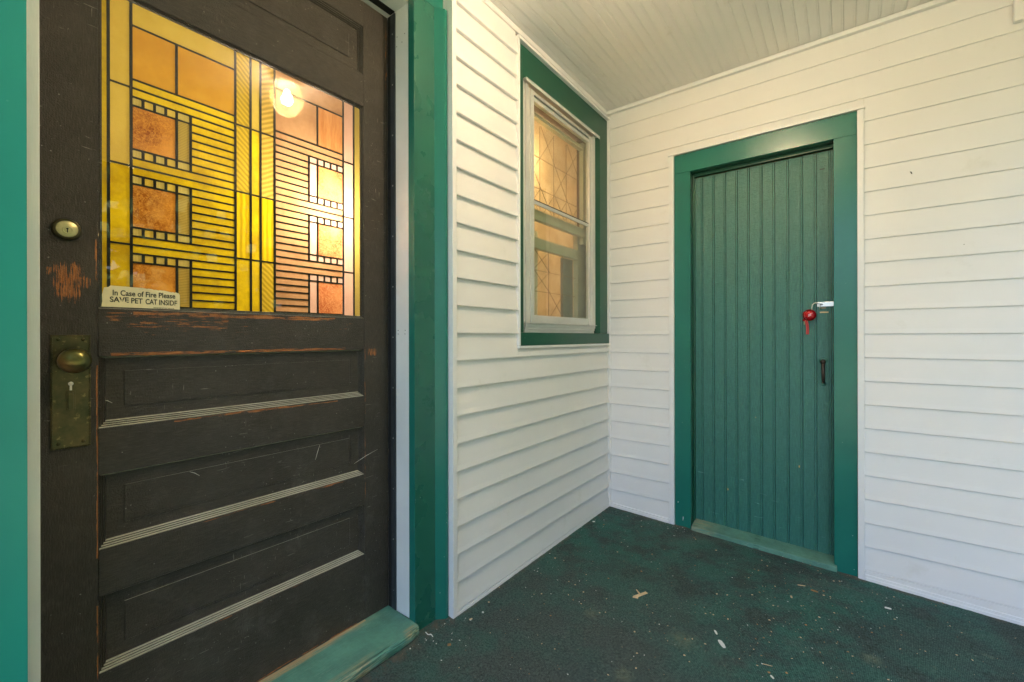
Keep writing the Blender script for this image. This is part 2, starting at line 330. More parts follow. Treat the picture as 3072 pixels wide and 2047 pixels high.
# ------------------------------------------------------------------ mesh helpers
class B:
    """collects shapes in world coordinates"""
    def __init__(s): s.bm = bmesh.new()
    def box(s, x0, x1, y0, y1, z0, z1, bev=0):
        vs = [s.bm.verts.new((x, y, z)) for x in (x0, x1) for y in (y0, y1) for z in (z0, z1)]
        fs = [(0, 1, 3, 2), (4, 6, 7, 5), (0, 4, 5, 1), (2, 3, 7, 6), (0, 2, 6, 4), (1, 5, 7, 3)]
        F = [s.bm.faces.new([vs[i] for i in f]) for f in fs]
        if bev:
            es = list({e for f in F for e in f.edges}); bmesh.ops.bevel(s.bm, geom=es, offset=bev, segments=2, affect='EDGES', profile=.6)
        return s
    def hexa(s, pts):   # 8 points, same order as box
        vs = [s.bm.verts.new(p) for p in pts]
        for f in [(0, 1, 3, 2), (4, 6, 7, 5), (0, 4, 5, 1), (2, 3, 7, 6), (0, 2, 6, 4), (1, 5, 7, 3)]: s.bm.faces.new([vs[i] for i in f])
        return s
    def prism(s, poly, fn0, fn1, caps=True):   # polygon mapped to 3D by two functions
        a = [s.bm.verts.new(fn0(*p)) for p in poly]; b = [s.bm.verts.new(fn1(*p)) for p in poly]
        k = len(poly)
        for i in range(k): s.bm.faces.new((a[i], a[(i+1) % k], b[(i+1) % k], b[i]))
        if caps: s.bm.faces.new(a[::-1]); s.bm.faces.new(b)
        return s
    def lathe(s, prof, o, ax=(1, 0, 0), seg=32, smooth=True):   # prof: (r, h)
        ax = Vector(ax).normalized(); u = ax.orthogonal().normalized(); v = ax.cross(u); o = Vector(o); rings = []
        for r, h in prof:
            if r < 1e-6: rings.append([s.bm.verts.new(o+ax*h)])
            else: rings.append([s.bm.verts.new(o+ax*h+(u*math.cos(2*math.pi*i/seg)+v*math.sin(2*math.pi*i/seg))*r) for i in range(seg)])
        for a, b in zip(rings, rings[1:]):
            for i in range(seg):
                j = (i+1) % seg
                if len(a) == 1 and len(b) == 1: continue
                if len(a) == 1: f = s.bm.faces.new((a[0], b[i], b[j]))
                elif len(b) == 1: f = s.bm.faces.new((a[i], b[0], a[j]))
                else: f = s.bm.faces.new((a[i], b[i], b[j], a[j]))
                f.smooth = smooth
        return s
    def tube(s, pts, r, seg=10, caps=True):
        pts = [Vector(p) for p in pts]; rings = []
        rr = r if isinstance(r, (list, tuple)) else [r]*len(pts)
        up = Vector((0, 0, 1)); prev = None
        for i, p in enumerate(pts):
            d = (pts[min(i+1, len(pts)-1)]-pts[max(i-1, 0)]).normalized()
            u = prev - d*prev.dot(d) if prev is not None else d.orthogonal()
            u.normalize(); prev = u; v = d.cross(u)
            rings.append([s.bm.verts.new(p+(u*math.cos(2*math.pi*k/seg)+v*math.sin(2*math.pi*k/seg))*rr[i]) for k in range(seg)])
        for a, b in zip(rings, rings[1:]):
            for i in range(seg):
                f = s.bm.faces.new((a[i], a[(i+1) % seg], b[(i+1) % seg], b[i])); f.smooth = True
        if caps: s.bm.faces.new(rings[0][::-1]); s.bm.faces.new(rings[-1])
        return s
def put(name, b, mat, parent=None, bev=0):
    base = Vector((0, 0, 0)); p = parent
    while p is not None: base += p.location; p = p.parent
    bmesh.ops.translate(b.bm, verts=b.bm.verts, vec=-base)
    bmesh.ops.recalc_face_normals(b.bm, faces=b.bm.faces)
    me = bpy.data.meshes.new(name); b.bm.to_mesh(me); b.bm.free()
    me.materials.append(M[mat] if isinstance(mat, str) else mat)
    o = bpy.data.objects.new(name, me); COL.objects.link(o)
    if parent is not None: o.parent = parent
    if bev:
        m = o.modifiers.new('bevel', 'BEVEL'); m.width = bev; m.segments = 2; m.limit_method = 'ANGLE'
    return o
def thing(name, label, cat, loc, group=None):
    o = bpy.data.objects.new(name, None); COL.objects.link(o); o.location = loc; o.empty_display_size = .05
    o['label'] = label; o['category'] = cat
    if group: o['group'] = group
    return o
def tag(o, label, cat, group=None):
    o['label'] = label; o['category'] = cat
    if group: o['group'] = group
    return o
def kind(o, k): o['kind'] = k; return o
def fz(x): return -.036*x     # the porch floor falls away from the house

# ------------------------------------------------------------------ ground, floor, roof
b = B(); b.hexa([(-60, -60, -.95), (-60, -60, -.9), (-60, 60, -.95), (-60, 60, -.9), (90, -60, -.95), (90, -60, -.9), (90, 60, -.95), (90, 60, -.9)])
kind(put('lawn', b, 'lawn_grass'), 'structure')
b = B(); nx, ny = 110, 190
X0, X1, Y0, Y1 = -.032, 2.30, -3.42, .012
grid = [[b.bm.verts.new((X0+(X1-X0)*i/nx, Y0+(Y1-Y0)*j/ny, fz(X0+(X1-X0)*i/nx)+random.gauss(0, .0006))) for j in range(ny+1)] for i in range(nx+1)]
for i in range(nx):
    for j in range(ny): b.bm.faces.new((grid[i][j], grid[i+1][j], grid[i+1][j+1], grid[i][j+1]))
kind(put('porch_floor', b, 'porch_carpet'), 'structure')
kind(put('floor_deck', B().box(-.18, 2.32, -3.42, .10, -.30, -.10), 'raw_wood'), 'structure')
CZ = 2.452
ceil = thing('porch_ceiling', 'white painted beadboard ceiling of narrow boards over the porch', 'ceiling', (0, 0, CZ))
kx = 0
x = .034-.0424
while x < 2.25:
    a0, a1 = max(x+.0003, -.01), x+.0421
    poly = [(a0, .0026), (a0+.0022, 0), (a1-.0085, 0), (a1-.0072, .0016), (a1-.0058, .0), (a1-.0020, .0), (a1, .0018), (a1, .012), (a0, .012)]
    dz = random.uniform(-.0005, .0005)
    put('ceiling_board', B().prism(poly, lambda p, q: (p, -3.40, CZ+q+dz), lambda p, q: (p, .01, CZ+q+dz)), 'ceiling_paint', ceil)
    x += .0424
kind(put('porch_roof', B().box(-.4, 2.55, -3.42, .3, CZ+.03, CZ+.12), 'roof_felt'), 'structure')
t = tag(put('ceiling_trim', B().box(-.004, 2.2, -.022, .006, CZ-.022, CZ-.002, .001), 'white_trim'), 'white strip running along the ceiling above the green door', 'trim')
t = tag(put('ceiling_trim', B().box(-.01, .010, -3.40, -.03, CZ-.026, CZ-.002, .001), 'white_trim'), 'white strip along the ceiling above the window and stained glass door', 'trim')
# porch beam wrap at the far right
bt = thing('beam_trim', 'white boxed beam end at the top right corner of the porch wall', 'trim', (1.72, -.02, 2.26))
put('corner_strip', B().box(1.700, 1.723, -.034, -.012, 2.257, CZ-.024, .001), 'white_trim', bt)
put('lower_strip', B().box(1.725, 2.2, -.028, -.012, 2.272, 2.294, .001), 'white_trim', bt)
put('beam_panel', B().box(1.725, 2.2, -.016, -.010, 2.296, CZ-.024), 'vinyl_x', bt)
# front beam and posts of the porch (out of frame, hold the roof)
fb = thing('porch_beam', 'white boxed beam along the open front edge of the porch', 'beam', (2.25, -1.7, 2.2))
put('beam_casing', B().box(2.18, 2.34, -3.42, .0, 2.22, CZ-.001, .003), 'white_trim', fb)
for yy in (-.12, -3.34):
    po = thing('porch_post', 'square white post under the porch beam ' + ('beside the siding wall' if yy > -1 else 'at the open end'), 'post', (2.26, yy, -.08))
    put('shaft', B().box(2.20, 2.32, yy-.06, yy+.06, .06, 2.10, .003), 'white_trim', po)
    put('plinth', B().box(2.19, 2.33, yy-.07, yy+.07, -.10, .058, .003), 'white_trim', po)
    put('capital', B().box(2.19, 2.33, yy-.07, yy+.07, 2.102, 2.218, .003), 'white_trim', po)

# ------------------------------------------------------------------ walls
PIT_L, BASE_L = .1049, .0163
PIT_B, BASE_B = .1064, -.0030
def prof(z0, p, out=.0165):
    return [(-.003, z0), (out-.0015, z0-.0005), (out, z0+.0012), (out, z0+.005), (out*.80, z0+.022), (.0012, z0+p+.003), (-.003, z0+p+.003)]
def fit(poly, zlo, zhi):
    return [(a, min(max(z, zlo), zhi)) for a, z in poly]
wl = thing('siding_wall', 'white clapboard siding wall with the window, right of the stained glass door', 'wall', (0, -.7, 0))
LW_Y0, LW_Y1 = -1.352, -.0145
WJ_Y, WJ_Z0, WJ_Z1 = -.9601, .9985, 2.4092
k = 0
z = BASE_L
while z < CZ-.03:
    zl, zh = z, z+PIT_L
    jit = random.uniform(-.0004, .0004)
    def seg(y0, y1, zlo, zhi):
        poly = fit(prof(z+jit, PIT_L), zlo, zhi)
        if max(q for _, q in poly)-min(q for _, q in poly) < .006: return
        put('siding_board', B().prism(poly, lambda p, q: (p, y0, q), lambda p, q: (p, y1, q)), 'vinyl_y', wl)
    top = CZ-.026
    if zh <= WJ_Z0+.004: seg(LW_Y0, LW_Y1, z-.01, top)
    elif z < WJ_Z0:
        seg(LW_Y0, WJ_Y, z-.01, top); seg(WJ_Y+.0005, LW_Y1, z-.01, WJ_Z0)
    else: seg(LW_Y0, WJ_Y, z-.01, top)
    z += PIT_L; k += 1
put('starter_strip', B().box(-.004, .0165, LW_Y0, -.012, -.012, .0145, .001), 'white_trim', wl)
put('starter_lip', B().box(-.004, .0195, LW_Y0, -.012, -.012, .006, .001), 'white_trim', wl)
# sheathing behind the siding with real openings for door and window
bs = B()
T0, T1 = -.20, -.004
bs.box(T0, T1, -1.34, -.93, -.3, CZ+.02); bs.box(T0, T1, -.12, .1, -.3, CZ+.02)
bs.box(T0, T1, -.93, -.12, -.3, 1.04); bs.box(T0, T1, -.93, -.12, 2.27, CZ+.02)
bs.box(T0, -.05, -1.505, -1.341, -.3, CZ+.02); bs.box(T0, -.05, -2.60, -2.442, -.3, CZ+.02); bs.box(T0, -.05, -2.441, -1.506, 2.30, CZ+.02)
bs.box(T0, -.05, -3.42, -2.601, -.3, CZ+.02); bs.box(T0, -.19, -2.441, -1.506, -.3, .0)
put('sheathing', bs, 'interior_dark', wl)
# left of the door the siding resumes, out of frame
z = BASE_L
while z < CZ-.03:
    put('siding_board', B().prism(fit(prof(z, PIT_L), z-.01, CZ-.026), lambda p, q: (p, -3.40, q), lambda p, q: (p, -2.602, q)), 'vinyl_y', wl); z += PIT_L

wb = thing('siding_wall', 'white clapboard siding wall around the green board door', 'wall', (1.1, 0, 0))
DJ0, DJ1, DJZ = .3842, 1.2502, 2.0880
z = BASE_B
while z < CZ-.03:
    def segb(x0, x1, zlo, zhi, sl=False):
        poly = fit(prof(z, PIT_B, .0090), zlo, zhi)
        if max(q for _, q in poly)-min(q for _, q in poly) < .006: return
        put('siding_board', B().prism(poly, lambda p, q: (x0, -p, q), lambda p, q: (x1, -p, q)), 'vinyl_x', wb)
    top = CZ-.023
    if z+PIT_B <= DJZ+.004: segb(.0195, DJ0-.0005, max(z-.01, -.004), top); segb(DJ1+.0005, 2.19, z-.01, top)
    elif z < DJZ: segb(.0195, DJ0-.0005, z-.01, top); segb(DJ1+.0005, 2.19, z-.01, top); segb(DJ0, DJ1, DJZ, top)
    else: segb(.0195, 2.19, z-.01, top)
    z += PIT_B
b = B(); b.prism([(.003, -.12), (-.0115, -.12), (-.0115, -.004), (.003, -.004)], lambda p, q: (DJ1+.0005, p, q), lambda p, q: (2.19, p, q))
put('siding_board', b, 'vinyl_x', wb)
def fhexa(x0, x1, y0, y1, a, c):   # bar that follows the falling floor, a..c above it
    return [(x, y, fz(x)+h) for x in (x0, x1) for y in (y0, y1) for h in (a, c)]
put('starter_strip', B().hexa(fhexa(.012, DJ0-.001, -.0150, .002, -.01, .024)), 'white_trim', wb, .001)
put('starter_strip', B().hexa(fhexa(.012, DJ0-.001, -.0180, .002, -.01, .014)), 'white_trim', wb, .001)
put('starter_strip', B().hexa(fhexa(DJ1+.001, 2.19, -.0150, .002, -.01, .026)), 'white_trim', wb, .001)
put('starter_strip', B().hexa(fhexa(DJ1+.001, 2.19, -.0180, .002, -.01, .013)), 'white_trim', wb, .001)
bs = B(); bs.box(-.15, .46, .004, .16, -.3, CZ+.02); bs.box(1.175, 2.45, .004, .16, -.3, CZ+.02); bs.box(.46, 1.175, .004, .16, 2.0, CZ+.02); bs.box(.40, 1.24, .13, .18, -.3, 2.1)
put('sheathing', bs, 'interior_dark', wb)
cp = tag(put('corner_post', B().box(.0005, .0190, -.0140, -.0005, -.010, CZ-.026, .001), 'white_trim'), 'thin white inside corner strip where the two siding walls meet', 'trim')
nl = tag(put('nail', B().tube([(1.4050, -.008, 1.7555), (1.4060, -.022, 1.7505), (1.4085, -.026, 1.742)], .0018, 6), 'iron'), 'small bent nail in the siding right of the green door', 'nail')

# ------------------------------------------------------------------ channel strips
jd = thing('door_channel', 'white channel strip framing the green board door', 'trim', (.82, -.01, 0))
def fpost(x0, x1, y0, y1, z1, dn=.012): return [(x, y, (fz(x)-dn) if q == 0 else z1) for x in (x0, x1) for y in (y0, y1) for q in (0, 1)]
put('side_strip', B().hexa(fpost(DJ0, .4115, -.0175, 0, 2.0745)), 'white_trim', jd, .001)
put('side_strip', B().hexa(fpost(1.2265, DJ1, -.0175, 0, 2.0745)), 'white_trim', jd, .001)
put('head_strip', B().box(DJ0-.004, DJ1+.004, -.019, 0, 2.0760, 2.0880, .001), 'white_trim', jd)
jw = thing('window_channel', 'white channel strip framing the green cased window', 'trim', (.01, -.5, 1.0))
put('side_strip', B().box(0, .0205, WJ_Y, -.9490, WJ_Z0+.0125, 2.3935, .001), 'white_trim', jw)
put('head_strip', B().box(0, .0225, WJ_Y, -.004, 2.3945, 2.4085, .001), 'white_trim', jw)
put('lower_strip', B().box(0, .0225, WJ_Y, -.004, WJ_Z0, 1.0095, .001), 'white_trim', jw)
jc = tag(put('door_channel', B().box(-.03, .0190, -1.3755, -1.3535, -.012, CZ-.03, .0012), 'white_trim'), 'tall white channel strip between green door casing and siding, beside the stained glass door', 'trim')

# ------------------------------------------------------------------ beadboard door in the back wall
gd = thing('board_door', 'green vertical board door with iron pull in the white siding wall', 'door', (.82, .07, 0))
YF = .070
edges = [.5025, .5466, .6059, .6651, .7225, .7799, .8387, .8957, .9567, 1.0143, 1.0715, 1.1295, 1.1370]
for i in range(len(edges)-1):
    a0, a1 = edges[i]+.0006, edges[i+1]-.0006
    dy = random.uniform(-.0006, .0006)
    if i < len(edges)-2:
        poly = [(a0, .0015), (a0+.0010, 0), (a1-.0098, 0), (a1-.0090, .0035), (a1-.0080, .0035), (a1-.0073, .0004), (a1-.0018, .0004), (a1-.0010, .0035), (a1, .0035), (a1, .02), (a0, .02)]
    else: poly = [(a0, .0), (a1, .0), (a1, .02), (a0, .02)]
    zb = .033+random.uniform(-.002, .002)
    put('door_board', B().prism(poly, lambda p, q: (p, YF+q+dy, fz(p)+zb), lambda p, q: (p, YF+q+dy, 1.948)), 'green_door_paint', gd)
hd = put('pull_handle', B().tube([(1.0970, YF-.004, .930), (1.0970, YF-.024, .927), (1.0972, YF-.036, .915), (1.0976, YF-.039, .880), (1.0982, YF-.037, .845), (1.0986, YF-.024, .829), (1.0988, YF-.004, .825)], [.0055, .0062, .0075, .0070, .0070, .0055, .0045], 12), 'iron', gd)
put('thumb_boss', B().lathe([(0, .014), (.006, .0135), (.0105, .009), (.0115, .0)], (1.0967, YF-.028, .928), (0, -1, 0), 20), 'iron', hd)
put('rose_plate', B().lathe([(0, .0028), (.015, .0026), (.0165, .0012), (.0175, 0)], (1.0967, YF-.0002, .932), (0, -1, 0), 24), 'green_door_paint', gd)
put('rose_plate', B().lathe([(0, .0028), (.0095, .0026), (.0110, 0)], (1.0988, YF-.0002, .819), (0, -1, 0), 20), 'green_door_paint', gd)
put('bare_patch', B().box(1.0835, 1.1180, YF-.0018, YF-.0004, 1.1640, 1.1705, .0006), 'chip_wood', gd)
put('bare_patch', B().box(1.0900, 1.1080, YF-.0018, YF-.0004, 1.1865, 1.1900, .0006), 'chip_wood', gd)
put('latch_hole', B().box(1.084, 1.104, YF-.0012, YF, 1.862, 1.8665, .0005), 'black_gap', gd)
hp = thing('hasp', 'silver metal hasp strap at the right edge of the green door', 'hasp', (1.14, YF, 1.205))
put('strap', B().box(1.0735, 1.1500, YF-.0065, YF-.0040, 1.1950, 1.2175, .0008), 'steel', hp)
put('hinge_knuckle', B().tube([(1.1475, YF-.0075, 1.1935), (1.1475, YF-.0075, 1.2190)], .0036, 10), 'steel', hp)
put('slot', B().box(1.0845, 1.0965, YF-.0071, YF-.0066, 1.2020, 1.2085, .0002), 'black_gap', hp)
put('staple', B().tube([(1.088, YF-.002, 1.2052), (1.088, YF-.016, 1.2052), (1.093, YF-.016, 1.2052), (1.093, YF-.002, 1.2052)], .002, 8), 'steel', hp)
# padlock hanging open on the hasp
pk = thing('padlock', 'round red padlock hanging open on the silver hasp', 'padlock', (1.0430, YF-.024, 1.155))
cx, cy, cz = 1.0430, YF-.022, 1.1545
bd = put('lock_body', B().lathe([(0, .0125), (.014, .0118), (.0225, .0075), (.0262, 0), (.0225, -.0075), (.014, -.0118), (0, -.0125)], (cx, cy, cz), (0, -1, 0), 36), 'lock_red', pk)
put('dial_rim', B().lathe([(.0250, .0046), (.0272, .0030), (.0280, 0), (.0272, -.0030), (.0250, -.0046)], (cx, cy, cz), (0, -1, 0), 36), 'lock_red', bd)
pr = B()
for q in range(9):
    an = math.radians(125+q*14); 
    pr.box(cx+.0215*math.cos(an)-.0008, cx+.0215*math.cos(an)+.0008, cy-.0100, cy-.0092, cz+.0215*math.sin(an)-.0005, cz+.0215*math.sin(an)+.0005)
for dx, dz in ((-.012, .010), (-.003, .018), (.006, .019), (-.014, -.006), (-.002, -.018), (.011, -.016), (.019, -.008)):
    rr = math.hypot(dx, dz); yy = cy-(.0125-.9*(rr/.026)**2*.0095)
    pr.lathe([(0, .0006), (.0017, .0004), (.0019, -.0006)], (cx+dx, yy, cz+dz), (0, -1, 0), 8)
for q in range(3):
    x0 = cx-.001+q*.0005; z0 = cz-.0055+q*.0045
    pr.tube([(x0-.004, cy-.0128, z0-.002), (x0+.004, cy-.0126, z0+.002), (x0+.013, cy-.0102, z0+.0065)], .0009, 6)
put('dial_marks', pr, 'white_print', bd)
sh = [(1.0525, cy, 1.172), (1.0530, cy, 1.190), (1.0550, cy, 1.204), (1.0610, cy, 1.2115), (1.0690, cy, 1.2140), (1.0780, cy, 1.2125), (1.0835, cy, 1.2060), (1.0845, cy-.001, 1.194), (1.0835, cy-.001, 1.180)]
put('shackle', B().tube(sh, .0028, 12), 'steel', pk)
stp = B(); pts = [(1.0290, YF-.018, 1.131), (1.0330, YF-.016, 1.110), (1.0350, YF-.014, 1.085), (1.0345, YF-.013, 1.060)]
for p0, p1 in zip(pts, pts[1:]):
    stp.hexa([(p0[0]-.0062, p0[1]-.0022, p0[2]), (p1[0]-.0062, p1[1]-.0022, p1[2]), (p0[0]-.0062, p0[1]+.0012, p0[2]), (p1[0]-.0062, p1[1]+.0012, p1[2]),
              (p0[0]+.0062, p0[1]-.0022, p0[2]), (p1[0]+.0062, p1[1]-.0022, p1[2]), (p0[0]+.0062, p0[1]+.0012, p0[2]), (p1[0]+.0062, p1[1]+.0012, p1[2])])
ky = thing('key_strap', 'red strap and small key dangling below the round red padlock', 'strap', (1.031, YF-.016, 1.13))
put('strap', stp, 'strap_red', ky, .0008)
put('strap_stitch', B().tube([(p[0]+.001, p[1]-.0026, p[2]) for p in pts], .0009, 6), 'lock_red', ky)
put('ring', B().lathe([(0, .004), (.005, .0035), (.0066, .0)], (1.0212, YF-.016, 1.131), (0, -1, 0), 14), 'lock_red', ky)
put('key', B().box(1.0195, 1.0222, YF-.014, YF-.012, 1.108, 1.1255, .0005), 'pale_brass', ky)
# frame of the green door
gf = thing('door_frame', 'green clad frame and stops around the green board door', 'door frame', (.82, 0, 0))
def fpoly(x0, x1, y0, y1, z1, dn=.006): return [(x, y, (fz(x)-dn) if q == 0 else z1) for x in (x0, x1) for y in (y0, y1) for q in (0, 1)]
put('casing', B().hexa(fpoly(.4125, .4980, -.0060, .015, 1.9705)), 'green_cladding', gf, .0008)
put('casing', B().hexa(fpoly(1.1395, 1.2258, -.0060, .015, 1.9705)), 'green_cladding', gf, .0008)
put('head_casing', B().box(.4125, 1.2258, -.0060, .015, 1.9712, 2.0735, .0008), 'green_cladding', gf)
put('jamb', B().hexa(fpoly(.470, .4985, .0155, .10, 1.99)), 'shaded_green_cladding', gf, .0006)
put('jamb', B().hexa(fpoly(1.1390, 1.170, .0155, .10, 1.99)), 'shaded_green_cladding', gf, .0006)
put('head_jamb', B().box(.4990, 1.1385, .0155, .10, 1.9700, 1.995, .0006), 'shaded_green_cladding', gf)
put('stop', B().hexa(fpoly(.4986, .5070, .050, .068, 1.9690)), 'shaded_green_cladding', gf, .0015)
put('head_stop', B().box(.5072, 1.1384, .050, .068, 1.9520, 1.9695, .0015), 'shaded_green_cladding', gf)
gs = [(.5040, -.020), (1.1505, -.020), (.5040, .115), (1.1505, .115)]
sl = B()
def sz(x, y): return fz(x)+.026+.13*max(0, y+.018)
pts8 = []
for x in (.5045, 1.1500):
    for y in (-.022, .112):
        pts8 += [(x, y, fz(x)-.02), (x, y, fz(x)+(.024 if y < 0 else .042))]
pts8 = [pts8[0], pts8[1], pts8[2], pts8[3], pts8[4], pts8[5], pts8[6], pts8[7]]
so = put('threshold', B().hexa(pts8), 'rear_sill_paint', gf, .003)

# ------------------------------------------------------------------ window in the left wall
wf = thing('window', 'aluminium storm window in a green casing, lit warm from inside', 'window', (0, -.5, 1.02))
put('casing', B().box(-.02, .0045, -.9485, -.9055, 1.0715, 2.3930, .0008), 'shaded_green_cladding', wf)
put('casing', B().box(-.02, .0045, -.1150, -.0120, 1.0715, 2.3930, .0008), 'shaded_green_cladding', wf)
put('casing_return', B().hexa([(-.02, -.150, 1.0715), (-.02, -.150, 2.2490), (-.02, -.1155, 1.0715), (-.02, -.1155, 2.2490), (-.012, -.150, 1.0715), (-.012, -.150, 2.2490), (.0040, -.1155, 1.0715), (.0040, -.1155, 2.2490)]), 'shaded_green_cladding', wf)
put('head_casing', B().box(-.02, .0048, -.9050, -.1155, 2.2500, 2.3930, .0008), 'shaded_green_cladding', wf)
put('sill', B().box(-.03, .0165, -.9485, -.0110, 1.0105, 1.0705, .0015), 'shaded_green_cladding', wf)
sf = put('storm_frame', B().box(-.030, -.006, -.8950, -.8800, 1.1180, 2.2440, .0006)
         .box(-.030, .0010, -.8795, -.8560, 1.1180, 2.2380, .0006).box(-.030, -.004, -.8555, -.8420, 1.1180, 2.2300, .0006)
         .box(-.030, .0030, -.8415, -.8140, 1.1180, 2.2250, .0006)
         .box(-.030, -.004, -.2300, -.2080, 1.1180, 2.2250, .0006).box(-.030, .0, -.2075, -.1860, 1.1180, 2.2300, .0006).box(-.030, -.006, -.1855, -.1560, 1.1180, 2.2440, .0006), 'storm_metal', wf)
put('storm_hood', B().box(-.03, .0180, -.8970, -.1400, 2.2450, 2.2490, .0005).box(.0150, .0180, -.8970, -.1400, 2.2330, 2.2449), 'storm_metal', wf)
put('storm_head', B().box(-.030, -.004, -.8135, -.2305, 2.2150, 2.2300, .0005).box(-.030, -.010, -.8135, -.2305, 2.1900, 2.2080, .0005), 'storm_metal', wf)
put('storm_head_gap', B().box(-.032, -.018, -.8135, -.2305, 2.2082, 2.2148), 'black_gap', wf)
put('storm_base', B().box(-.030, .0040, -.8850, -.1780, 1.0990, 1.1150, .0008).box(-.030, .0005, -.8850, -.1800, 1.0855, 1.0985, .0008).box(-.030, -.003, -.8850, -.1800, 1.0712, 1.0850, .0008), 'storm_metal', wf)
put('storm_ledge', B().box(-.030, .0130, -.8700, -.1740, 1.1152, 1.1176, .0004), 'storm_metal', wf)
st1 = put('storm_sash', B().box(-.022, -.012, -.8138, -.2310, 1.6960, 1.7120, .0008).box(-.024, -.010, -.8138, -.2310, 1.1180, 1.1560, .0008), 'storm_metal', wf)
put('meeting_gap', B().box(-.026, -.012, -.8138, -.2310, 1.7122, 1.7165), 'black_gap', wf)
put('storm_pane', B().box(-.0200, -.0175, -.8138, -.2310, 1.7166, 2.1898), 'storm_glass', wf)
put('storm_pane', B().box(-.0190, -.0165, -.8138, -.2310, 1.1562, 1.6958), 'storm_glass', wf)
us = put('wooden_sash', B().box(-.075, -.050, -.8600, -.8300, 1.60, 2.20).box(-.075, -.050, -.2250, -.1600, 1.60, 2.20).box(-.075, -.050, -.83, -.225, 2.1550, 2.1660).box(-.075, -.050, -.83, -.225, 2.1720, 2.1760).box(-.075, -.049, -.83, -.225, 1.640, 1.690), 'sash_paint', wf)
put('wooden_sash', B().box(-.115, -.085, -.9000, -.8300, 1.10, 1.66).box(-.115, -.085, -.2300, -.1300, 1.10, 1.66).box(-.115, -.085, -.83, -.23, 1.5100, 1.5650).box(-.115, -.085, -.83, -.23, 1.10, 1.15), 'sash_paint', wf)
# leaded star pattern of upper and lower sash
ld = B()
def strip(x, p0, p1, w=.0026):
    p0 = Vector((x, *p0)); p1 = Vector((x, *p1)); d = (p1-p0).normalized(); nrm = Vector((0, -d.z, d.y))*(w/2); q = Vector((.0012, 0, 0))
    ld.hexa([p0-nrm-q, p1-nrm-q, p0+nrm-q, p1+nrm-q, p0-nrm+q, p1-nrm+q, p0+nrm+q, p1+nrm+q])
xs = -.0625
ya, yb, yc, yd = -.80, -.64, -.48, -.30
yy = [-.80, -.667, -.533, -.40, -.267]
for i, y_ in enumerate(yy[1:4]): strip(xs-.0004*i, (y_, 1.66), (y_, 2.13))
zz = [1.66, 1.81, 1.97, 2.13]
for i, z_ in enumerate(zz[1:3]): strip(xs-.003-.0004*i, (-.80, z_), (-.267, z_))
for i in range(4):
    for j in range(3):
        if (i, j) in ((0, 1), (1, 0), (2, 1), (1, 2), (0, 0), (3, 0), (2, 0), (3, 2)):
            strip(xs+.003, (yy[i], zz[j]), (yy[i+1], zz[j+1]), .0019); strip(xs+.006, (yy[i], zz[j+1]), (yy[i+1], zz[j]), .0019)
xs = -.098
yy = [-.83, -.68, -.53, -.38, -.23]; zz = [1.15, 1.29, 1.40, 1.51]
for i, y_ in enumerate(yy[1:4]): strip(xs-.0004*i, (y_, 1.15), (y_, 1.51))
for i, z_ in enumerate(zz[1:3]): strip(xs-.003-.0004*i, (-.83, z_), (-.23, z_))
for i, j in ((0, 1), (1, 1), (0, 2), (1, 2), (2, 0)):
    strip(xs+.003, (yy[i], zz[j]), (yy[i+1], zz[j+1]), .0019); strip(xs+.006, (yy[i], zz[j+1]), (yy[i+1], zz[j]), .0019)
put('leading', ld, 'window_lines', wf)
put('side_panel', B().box(-.125, -.118, -.360, -.232, 1.151, 1.509), 'grey_strip', wf)  # plain grey strip behind the right side of the lower pane
put('window_shade', B().box(-.1505, -.1500, -.93, -.115, 1.02, 2.26), 'cream_shade', wf)
put('shade_fold', B().box(-.146, -.140, -.60, -.575, 1.03, 1.62), 'interior_wall', wf)

# ------------------------------------------------------------------ the stained glass front door
DX = -.18                      # outer face of the door
DY0, DY1 = -2.412, -1.5175
DZ0, DZ1 = .046, 2.245
fd = thing('front_door', 'worn dark brown front door with stained glass pane and brass knob', 'door', (DX, DY0, DZ0))
SY0, SY1 = -2.3155, -1.6195    # inner edges of the stiles
GX = -.1925
zt = 2.157
rails = [(DZ0, .2785), (.4555, .5625), (.7345, .8415), (1.0077, 1.1175), (1.8720, 1.9830), (zt, DZ1)]
put('stile', B().box(DX-.035, DX, DY0, SY0-.0003, DZ0, DZ1, .0012), 'door_paint_stile', fd)
put('stile', B().box(DX-.035, DX, SY1+.0003, DY1, DZ0, DZ1, .0012), 'door_paint_stile', fd)
for a, c in rails:
    put('rail', B().box(DX-.035, DX-.0003, SY0+.0003, SY1-.0003, a, c, .0010), 'door_paint_rail', fd)
def ring(y0, y1, z0, z1, prof_, back):
    b = B(); rows = []
    tk = .38 if z0 < 1.0 else 1.
    for ins, dep in prof_:
        rows.append([b.bm.verts.new((DX-dep, y, z)) for y, z in ((y0+ins, z0+ins), (y1-ins, z0+ins), (y1-ins, z1-ins*tk), (y0+ins, z1-ins*tk))])
    for r0, r1 in zip(rows, rows[1:]):
        for i in range(4): b.bm.faces.new((r0[i], r0[(i+1) % 4], r1[(i+1) % 4], r1[i]))
    return b
MP = [(-.0004, .001), (.0008, .0010), (.0030, .0050), (.0052, .0040), (.0070, .0090), (.0095, .0080), (.0112, .0130), (.0135, .0122), (.0160, .0165), (.0160, .022)]
